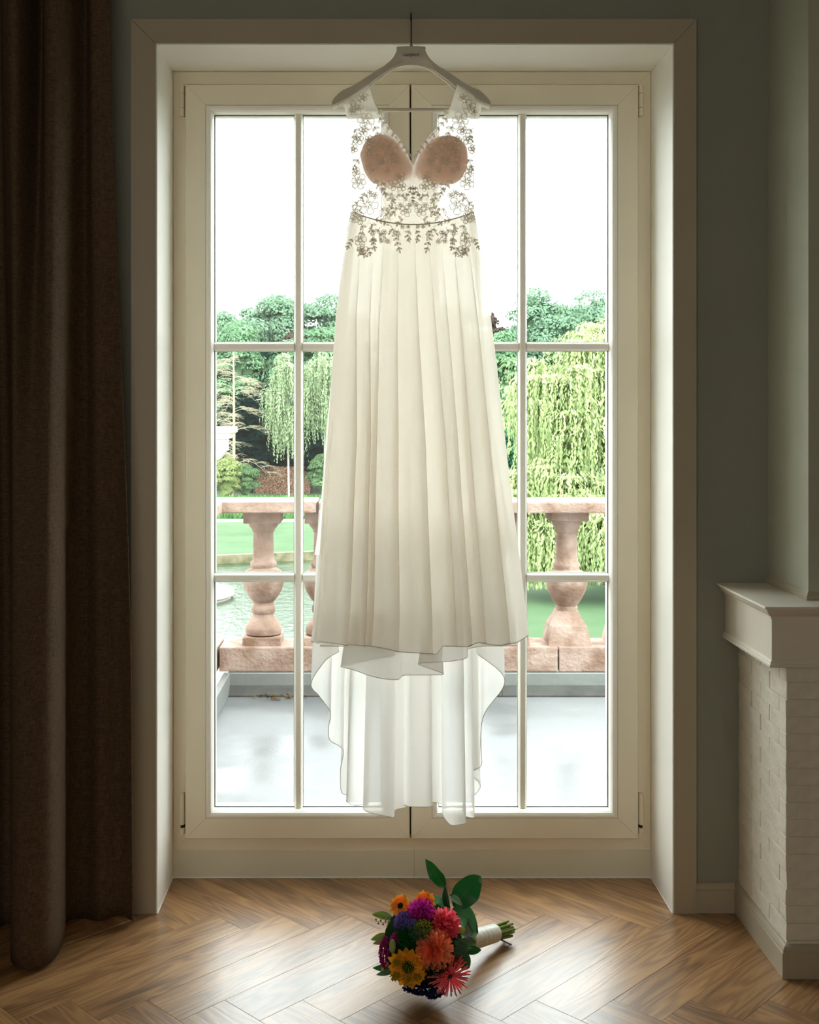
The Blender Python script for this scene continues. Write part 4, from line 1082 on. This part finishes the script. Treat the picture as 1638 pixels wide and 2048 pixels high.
FL = [(375, 255, 62, 5), (445, 365, 78, 6), (428, 445, 42, 5), (385, 510, 48, 5), (345, 590, 40, 5), (545, 560, 66, 6), (640, 600, 78, 6), (480, 600, 48, 5), (560, 685, 50, 5), (680, 690, 40, 5), (470, 520, 40, 5), (390, 850, 72, 6), (365, 765, 42, 5), (460, 1035, 84, 6), (368, 1085, 50, 5),
      (765, 1085, 52, 5), (715, 815, 40, 5), (730, 890, 42, 5), (665, 880, 46, 5), (395, 1145, 52, 5), (345, 1150, 36, 4), (400, 1320, 56, 5), (420, 1400, 44, 5), (480, 940, 30, 5), (520, 960, 30, 5), (800, 1035, 24, 5), (725, 1040, 24, 5), (765, 990, 18, 5), (500, 1265, 28, 5), (508, 1320, 24, 5), (590, 1260, 26, 5), (618, 1328, 24, 5), (570, 1325, 22, 5),
      (740, 1212, 18, 5), (785, 1212, 18, 5), (585, 690, 20, 5), (560, 300, 26, 5), (420, 180, 42, 5), (330, 290, 34, 5), (620, 760, 28, 5), (500, 760, 34, 5)]
for X, Y, r, n in FL:
    x, y = cv(X, Y); flower(x, y, r*.25, n); flower(2*XC_-x, y, r*.25, n)
SP = [([(545, 330), (600, 400), (680, 490)], 40, 4), ([(700, 510), (760, 590), (805, 650)], 26, 4), ([(500, 390), (530, 440), (545, 480)], 40, 2), ([(660, 930), (640, 980), (665, 1010)], 46, 3), ([(700, 930), (720, 970), (760, 960)], 34, 2),
      ([(705, 1235), (690, 1300), (715, 1400)], 44, 5), ([(800, 1230), (780, 1280), (790, 1320)], 34, 3), ([(560, 1215), (540, 1260), (580, 1290)], 44, 2), ([(500, 1290), (505, 1340), (515, 1385)], 34, 3), ([(400, 1180), (425, 1230), (410, 1280)], 44, 2), ([(420, 1380), (400, 1420), (440, 1440)], 40, 3), ([(450, 1370), (475, 1400), (480, 1430)], 34, 2),
      ([(340, 1300), (320, 1340), (300, 1380)], 30, 3), ([(560, 1050), (590, 1090), (620, 1130)], 60, 2), ([(680, 1040), (690, 1080), (660, 1110)], 44, 2), ([(600, 1130), (640, 1080), (650, 1060)], 40, 2), ([(440, 930), (420, 980), (350, 1040)], 34, 3), ([(800, 880), (800, 930), (780, 960)], 24, 3), ([(820, 880), (822, 960), (823, 1010)], 24, 4), ([(640, 1200), (660, 1230), (640, 1260)], 40, 1),
      ([(520, 820), (540, 880), (590, 930)], 36, 3), ([(400, 660), (370, 700), (350, 740)], 40, 2), ([(450, 620), (470, 690), (460, 740)], 40, 3), ([(610, 850), (580, 900), (600, 960)], 40, 3), ([(340, 420), (370, 460), (350, 520)], 36, 2), ([(760, 1150), (720, 1160), (700, 1190)], 36, 2), ([(510, 1150), (560, 1160), (610, 1190)], 34, 3), ([(480, 1180), (500, 1210), (480, 1240)], 34, 2)]
for pts, ls, n in SP:
    q = [cv(*p) for p in pts]; sprig(q, ls*.25, n); sprig([(2*XC_-x, y) for x, y in q], ls*.25, n)

# ------------------------------------------------------------------ the bouquet
BC = P(846, 1888, 2.66); BR = .108
bq = empty('bridal_bouquet', (BC.x, BC.y, 0), label='bright bridal bouquet of orange, coral and magenta flowers lying on the herringbone floor', cat='bouquet')
camp = Vector((0, CAMY, H))
def onball(px, py, f=.95):
    d = (P(px, py, 2.66)-camp).normalized(); oc = camp-BC; r = BR*f
    b = oc.dot(d); c = oc.length_squared-r*r; D_ = b*b-c
    if D_ > 0: p = camp+d*(-b-math.sqrt(D_))
    else: p = camp+d*(-b)
    return p, (p-BC).normalized()
def frame(n):
    n = n.normalized(); a = n.cross(Vector((0, 0, 1)))
    if a.length < .1: a = n.cross(Vector((1, 0, 0)))
    a.normalize(); return a, n.cross(a), n
def petal(bm, base, d, up, L_, W_, cup=.2, curl=0, pointed=.6, nl=4, mi=0, tipw=.16):
    side = d.cross(up).normalized(); rows = []
    for i in range(nl+1):
        t = i/nl; w = W_*.5*(math.sin(PI*min(.97, .12+.80*t+.1*t*t))**pointed if t < 1 else tipw)
        row = []
        for s in (-1, 0, 1):
            row.append(bm.verts.new(base+d*L_*t+side*w*s+up*(cup*W_*abs(s)*(1-.3*t)+curl*L_*t*t)))
        rows.append(row)
    for a, b in zip(rows, rows[1:]):
        for i in range(2):
            f = bm.faces.new((a[i], a[i+1], b[i+1], b[i])); f.material_index = mi; f.smooth = True
rq = random.Random(21)
def cm(name, rgb, tr=.5, isl=.28): return cloth_mat(name, srgb(*rgb), translucent=tr, island=isl)
def dahlia(name, px, py, Rpx, m, rings=6, ratio=.42, tilt=None, pointed=.6, f=.93, tipw=.16, dens=3.2):
    p, n = onball(px, py, f); R = Rpx/F*2.62
    if tilt is not None: n = (n+Vector(tilt)).normalized()
    a, b, n = frame(n); bm = bmesh.new(); c = p-n*R*.35
    for i in range(rings):
        th = (i+.4)/rings*1.75; cnt = int(4+i*dens); L_ = R*(.42+.58*min(1, (i+1)/rings*1.25))
        for k in range(cnt):
            ph = 2*PI*(k+.5*(i % 2))/cnt+rq.uniform(-.12, .12)
            out = a*math.cos(ph)+b*math.sin(ph); t2 = th+rq.uniform(-.08, .08)
            d = (n*math.cos(t2)+out*math.sin(t2)).normalized(); up = (n*math.sin(t2)-out*math.cos(t2)).normalized()
            petal(bm, c+d*R*.15, d, up, L_*1.02, R*ratio*(.6+.4*i/rings), cup=.6, curl=.28, pointed=pointed, tipw=tipw)
    o = link(name, bm, m, bq); return o, p, n, R
coral = cm('coral_red_petals', (250, 108, 128)); orange = cm('salmon_orange_petals', (255, 168, 122)); magenta = cm('magenta_petals', (222, 62, 186)); plum = cm('plum_petals', (180, 50, 124)); gold = cm('golden_petals', (255, 190, 62))
pink = cm('coral_pink_petals', (255, 138, 146)); apricot = cm('apricot_petals', (255, 172, 70)); violet = cm('violet_florets', (126, 106, 184)); navy = cm('night_blue_florets', (48, 52, 96)); dill = cm('dill_yellow_green', (170, 172, 40)); gr = cm('deep_green_leaf', (36, 112, 56), .25, .05)
gr2 = cm('grey_green_leaf', (96, 130, 98), .2, .1); gr3 = cm('light_green_leaf', (128, 158, 82), .3, .1); grd = cm('dark_filler_green', (34, 60, 34), .2, .3); yg = cm('yellow_green_bud', (176, 186, 92), .3, .05); stem_m = cm('cut_stems', (142, 158, 90), .1, .25)
core = bmesh.new(); bmesh.ops.create_icosphere(core, subdivisions=3, radius=BR*.86, matrix=Matrix.Translation(BC)); link('leafy_core', core, grd, bq)
dahlia('dahlia', 892, 1847, 28, coral, 7, .46, (.1, -.5, .35), .45, tipw=.35, dens=2.2)
dahlia('dahlia', 869, 1899, 33, orange, 9, .40, (.0, -.5, .35), .35, tipw=.5, dens=1.8)
dahlia('peony', 842, 1824, 25, magenta, 6, .50, (-.1, -.5, .3), .5, tipw=.4, dens=2.6)
dahlia('peony', 828, 1832, 14, magenta, 5, .5, (-.3, -.5, .2), .5, tipw=.4)
# golden sunflower with a dill head in front
def ringflower(name, px, py, Rpx, m, cm_, npet, ratio, layers=2, centre=.32, tilt=None, lift=.18, pointed=.5, f=.97):
    p, n = onball(px, py, f); R = Rpx/F*2.60
    if tilt is not None: n = (n+Vector(tilt)).normalized()
    a, b, n = frame(n); bm = bmesh.new()
    for l in range(layers):
        for k in range(npet):
            ph = 2*PI*(k+.5*l)/npet+rq.uniform(-.08, .08); out = a*math.cos(ph)+b*math.sin(ph)
            t2 = PI/2-lift-.22*l+rq.uniform(-.1, .1); d = (n*math.cos(t2)+out*math.sin(t2)); up = (n*math.sin(t2)-out*math.cos(t2))
            petal(bm, p+out*R*centre*.6-n*.002*l, d, up, R*(1-.12*l)*rq.uniform(.85, 1.02)-R*centre*.6, R*ratio, cup=.12, curl=-.10, pointed=pointed)
    o = link(name, bm, m, bq)
    bm = bmesh.new()
    for k in range(60):
        r_ = centre*R*math.sqrt((k+.5)/60); ph = k*2.4; q = p+(a*math.cos(ph)+b*math.sin(ph))*r_+n*.004*(1-(r_/R/centre)**2)
        bmesh.ops.create_icosphere(bm, subdivisions=1, radius=R*.045, matrix=Matrix.Translation(q))
    link('flower_centre', bm, cm_, o); return p, n, R, a, b, o
p, n, R, a, b, o = ringflower('sunflower', 816, 1934, 43, gold, grd, 17, .40, 3, .34, (.1, -.7, .0))
bm = bmesh.new()
for (ux, uy, rr) in ((0, .1, .42), (.0, -.45, .30), (.55, -.35, .26), (-.45, -.3, .2), (.5, .3, .22)):
    for k in range(26):
        ph = k*2.4; r_ = rr*R*math.sqrt((k+.5)/26); c = p+a*ux*R-b*uy*R; base = c-n*.002
        tip = c+(a*math.cos(ph)+b*math.sin(ph))*r_+n*(.012+.004*rq.random())
        tube(bm, [base, tip], .0004, 3)
        for z in range(3): bmesh.ops.create_icosphere(bm, subdivisions=0 or 1, radius=.0011, matrix=Matrix.Translation(tip+Vector((rq.uniform(-1, 1), rq.uniform(-1, 1), rq.uniform(-1, 1)))*.0018))
link('dill_umbel', bm, dill, bq)
# spidery gerbera
p, n = onball(899, 1951, .97); n = (n+Vector((-.1, -1.1, .15))).normalized(); a, b, n = frame(n); R = 41/F*2.6; bm = bmesh.new()
for l, cnt, L0 in ((0, 34, 1.0), (1, 26, .85), (2, 20, .6), (3, 12, .38)):
    for k in range(cnt):
        ph = 2*PI*k/cnt+rq.uniform(-.1, .1); out = a*math.cos(ph)+b*math.sin(ph); t2 = PI/2-.1-.24*l+rq.uniform(-.12, .12)
        d = n*math.cos(t2)+out*math.sin(t2); up = n*math.sin(t2)-out*math.cos(t2); L_ = R*L0*rq.uniform(.8, 1.1)
        pts = [p+out*R*.08, p+out*R*.08+d*L_*.5+up*L_*.04, p+out*R*.08+d*L_*.92-up*L_*.04, p+out*R*.08+d*L_]
        tube(bm, pts, [.0008, .0016, .0019, .0008], 5)
g_ = link('spider_gerbera', bm, pink, bq, smooth=True)
bm = bmesh.new(); bmesh.ops.create_uvsphere(bm, u_segments=12, v_segments=8, radius=R*.11, matrix=Matrix.Translation(p+n*.003)); link('flower_centre', bm, M['dark'], g_)
# orange blooms at the back
ringflower('marigold', 801, 1812, 25, apricot, grd, 13, .42, 2, .25, (-.2, -1.2, .3), f=1.0)
ringflower('marigold', 850, 1804, 25, apricot, grd, 13, .42, 2, .25, (.1, -1.2, .3), f=1.0)
# clusters of small florets
def cluster(name, px, py, rx, ry, m, n_=120, sz=.0032, dep=.012, f=.95, spike=False):
    p, n = onball(px, py, f); a, b, n = frame(n); bm = bmesh.new(); rx, ry = rx/F*2.62, ry/F*2.62
    for k in range(n_):
        q = math.sqrt((k+.5)/n_); ph = k*2.4
        c = p+a*(rx*q*math.cos(ph))+b*(ry*q*math.sin(ph))+n*(dep*(1-q*q)+rq.uniform(-.003, .003))
        d = (n+Vector((rq.uniform(-1, 1), rq.uniform(-1, 1), rq.uniform(-1, 1)))*.6).normalized()
        aa, bb, dd = frame(d)
        if spike: tube(bm, [c-d*sz*2, c+d*sz*2.2], [sz*.22, sz*.05], 4)
        else:
            for z in range(4):
                ang = z*PI/2+rq.uniform(0, 1); oo = aa*math.cos(ang)+bb*math.sin(ang)
                petal(bm, c, (oo+dd*.7).normalized(), (dd-oo*.5).normalized(), sz*1.6, sz*1.2, nl=2)
    return link(name, bm, m, bq)
cluster('statice', 806, 1843, 17, 19, violet, 130)
cluster('statice', 826, 1852, 12, 10, violet, 60)
cluster('astilbe', 772, 1905, 13, 32, plum, 150, .0032)
cluster('astilbe', 792, 1880, 9, 14, plum, 60, .003)
cluster('blue_thistle', 842, 1975, 34, 17, navy, 200, .0035, .010)
cluster('blue_thistle', 870, 1985, 20, 9, navy, 90, .0035, .008)
cluster('filler_foliage', 838, 1862, 22, 20, gr2, 190, .0052, .010, spike=True)
cluster('filler_foliage', 812, 1872, 22, 18, gr, 160, .0055, .006, spike=True)
cluster('filler_foliage', 870, 1935, 26, 14, grd, 150, .005, .006, spike=True)
cluster('filler_foliage', 920, 1905, 18, 24, gr2, 120, .0055, .004, spike=True)
cluster('filler_foliage', 908, 1925, 14, 12, cm('rust_petals', (170, 84, 30)), 50, .004, .006)
cluster('filler_foliage', 845, 1856, 20, 16, dill, 60, .0022, .016, spike=False)
def leaf(name, base, tip, Wd, m, nrm, bend=.08, fold=.15, pd=.75, wave=0, parent=None):
    base, tip = Vector(base), Vector(tip); d = tip-base; L_ = d.length; d.normalize(); nrm = Vector(nrm); nrm = (nrm-d*nrm.dot(d)).normalized(); side = d.cross(nrm)
    bm = bmesh.new(); rows = []; nl = 12
    for i in range(nl+1):
        t = i/nl; w = Wd/2*(math.sin(PI*t**.85))**pd if 0 < t < 1 else Wd*.008
        c = base+d*L_*t+nrm*(bend*L_*math.sin(PI*t)); row = []
        for s in (-1, -.5, 0, .5, 1): row.append(bm.verts.new(c+side*w*s+nrm*(fold*Wd*abs(s)*.5+wave*Wd*math.sin(t*14)*s*s+(-.006*Wd*30 if False else 0))))
        rows.append(row)
    for a_, b_ in zip(rows, rows[1:]):
        for i in range(4): f = bm.faces.new((a_[i], a_[i+1], b_[i+1], b_[i])); f.smooth = True
    o = link(name, bm, m, parent or bq)
    bm = bmesh.new(); tube(bm, [(r_[2].co if False else base+d*L_*k/6+nrm*(bend*L_*math.sin(PI*k/6)+.0003)) for k, r_ in enumerate(rows[:7])], [.0009*(1-.12*k) for k in range(7)], 4)
    link('midrib', bm, gr3, o); return o
toc = Vector((-.05, -.85, .45))
gloss = mat('glossy_leaf', srgb(32, 134, 60), .32, var=.3, vscale=30, spec=.6); under_m = mat('pale_leaf_back', srgb(120, 158, 130), .5)
hub = P(900, 1836, 2.74)
leaf('leaf', P(893, 1777, 2.78), P(852, 1717, 2.80), .036, gloss, (-.5, -.8, .2), .06, .12, .8, .05)
leaf('leaf', P(905, 1812, 2.76), P(960, 1752, 2.80), .064, gloss, (.2, -.9, .3), .08, .10, .6, .05)
leaf('leaf', P(901, 1822, 2.74), P(893, 1771, 2.77), .024, mat('mid_leaf', srgb(26, 84, 50), .4), (-.7, -.6, .1), .1, .35, .8)
leaf('leaf', P(898, 1790, 2.765), P(925, 1812, 2.74), .018, under_m, (.3, -.8, .5), .1, .2, .8)
leaf('leaf', P(902, 1819, 2.74), P(954, 1868, 2.76), .070, gloss, (.5, -.5, .8), .12, .12, .6)
leaf('leaf', P(900, 1826, 2.75), P(851, 1796, 2.80), .045, gloss, (.1, -.6, .8), .06, .1, .7)
leaf('leaf', P(938, 1872, 2.74), P(935, 1836, 2.74), .030, gr2, (.4, -.8, .3), .1, .4, .8)
leaf('leaf', P(940, 1866, 2.73), P(917, 1870, 2.66), .034, mat('dark_leaf', srgb(30, 58, 42), .4), (.1, -.9, .5), .1, .2, .8)
leaf('leaf', P(786, 1837, 2.72), P(744, 1829, 2.72), .020, gr3, (-.1, -.7, .8), .1, .15, .7)
leaf('leaf', P(780, 1872, 2.68), P(742, 1880, 2.68), .018, gr3, (-.1, -.7, .8), .1, .15, .7)
leaf('leaf', P(782, 1880, 2.68), P(746, 1888, 2.67), .016, mat('yellow_leaf', srgb(176, 158, 96), .5), (-.1, -.7, .8), .05, .1, .7)
leaf('leaf', P(816, 1826, 2.70), P(792, 1813, 2.71), .018, gr3, (-.3, -.7, .8), .1, .3, .7)
leaf('leaf', P(917, 1890, 2.66), P(950, 1885, 2.70), .026, gr2, (.4, -.8, .5), .1, .3, .7)
leaf('leaf', P(925, 1902, 2.66), P(962, 1900, 2.69), .020, gr, (.3, -.8, .5), .05, .2, .8)
leaf('leaf', P(915, 1908, 2.66), P(938, 1936, 2.67), .036, gloss, (.5, -.8, .2), .1, .1, .6)
leaf('leaf', P(905, 1890, 2.64), P(930, 1915, 2.66), .030, gr2, (.5, -.8, .2), .1, .1, .6)
leaf('leaf', P(896, 1875, 2.63), P(918, 1893, 2.64), .030, gr2, (.5, -.8, .3), .1, .1, .6)
leaf('leaf', P(790, 1935, 2.66), P(745, 1936, 2.66), .016, gr, (-.3, -.8, .3), .05, .2, .8)
leaf('leaf', P(792, 1940, 2.65), P(752, 1950, 2.65), .013, gr2, (-.3, -.8, .3), .05, .2, .8)
leaf('leaf', P(780, 1915, 2.66), P(762, 1945, 2.65), .012, mat('yellow_leaf_2', srgb(190, 174, 110), .5), (-.6, -.8, .3), .05, .2, .8)
leaf('leaf', P(800, 1893, 2.60), P(784, 1912, 2.6), .016, gr3, (-.4, -.8, .3), .05, .3, .8)
# buds
for px, py, rx, m_, f in ((919, 1863, .0075, yg, 1.0), (789, 1892, .0080, cm('pale_bud', (150, 168, 116), .2, .05), 1.05)):
    p, n = onball(px, py, f); bm = bmesh.new(); bmesh.ops.create_uvsphere(bm, u_segments=14, v_segments=10, radius=rx, matrix=Matrix.Translation(p+n*.008) @ Matrix.Diagonal((1, 1, 1.25 if rx < .0078 else 2.0, 1)))
    link('bud', bm, m_, bq, smooth=True)
# grey sprig of tiny leaves at the left
bm = bmesh.new()
for (x0, y0, x1, y1) in ((795, 1850, 752, 1842), (795, 1848, 768, 1836), (798, 1858, 778, 1866)):
    A, B_ = P(x0, y0, 2.66), P(x1, y1, 2.68); tube(bm, [A, B_], .0007, 4)
    for k in range(9):
        q = A.lerp(B_, (k+1)/9); bmesh.ops.create_uvsphere(bm, u_segments=6, v_segments=5, radius=.0026, matrix=Matrix.Translation(q+Vector((0, -.001, .004*(-1)**k))))
link('berry_sprig', bm, cm('grey_green_buds', (136, 146, 116), .1, .1), bq, smooth=True)
# stems and the ribbon wrap
sa, sb, se = P(918, 1886, 2.76), P(990, 1866, 2.89), P(1018, 1860, 2.93)
ax = (se-sa).normalized(); a, b, _ = frame(ax)
sa.z = max(sa.z, .036); se.z = max(se.z, .028)
bm = bmesh.new()
for k in range(17):
    r_ = .017*math.sqrt((k+.5)/17); ph = k*2.4; rr = rq.uniform(.0028, .0045); off = a*math.cos(ph)+b*math.sin(ph)
    e_ = se+off*r_*1.15+ax*rq.uniform(-.008, .006); tube(bm, [sa+off*r_*.9, sb.lerp(sa, .2)+off*r_*.95, e_], rr, 7)
link('stem', bm, stem_m, bq, smooth=False, kind='stuff')
bm = bmesh.new(); w0, w1 = P(936, 1882, 2.79), P(990, 1866, 2.885); w0.z = max(w0.z, .032); w1.z = max(w1.z, .029)
nn_ = 44; pts = [w0.lerp(w1, k/(nn_-1)) for k in range(nn_)]; rr = [(.0235-.0015*k/nn_)*(1+.018*math.sin(k*2.1)+.01*math.sin(k*.9)) for k in range(nn_)]; rr[0] *= .8; rr[-1] *= .86
tube(bm, pts, rr, 28); link('ribbon_wrap', bm, mat('white_satin_ribbon', (.80, .78, .68, 1), .35, var=.12, vscale=60, spec=.6), bq, smooth=True)
bm = bmesh.new(); tube(bm, [P(985, 1873, 2.885), P(1003, 1880, 2.87), P(1023, 1890, 2.885)], [.0022, .0018, .0014], 6); link('twig', bm, bark, bq)
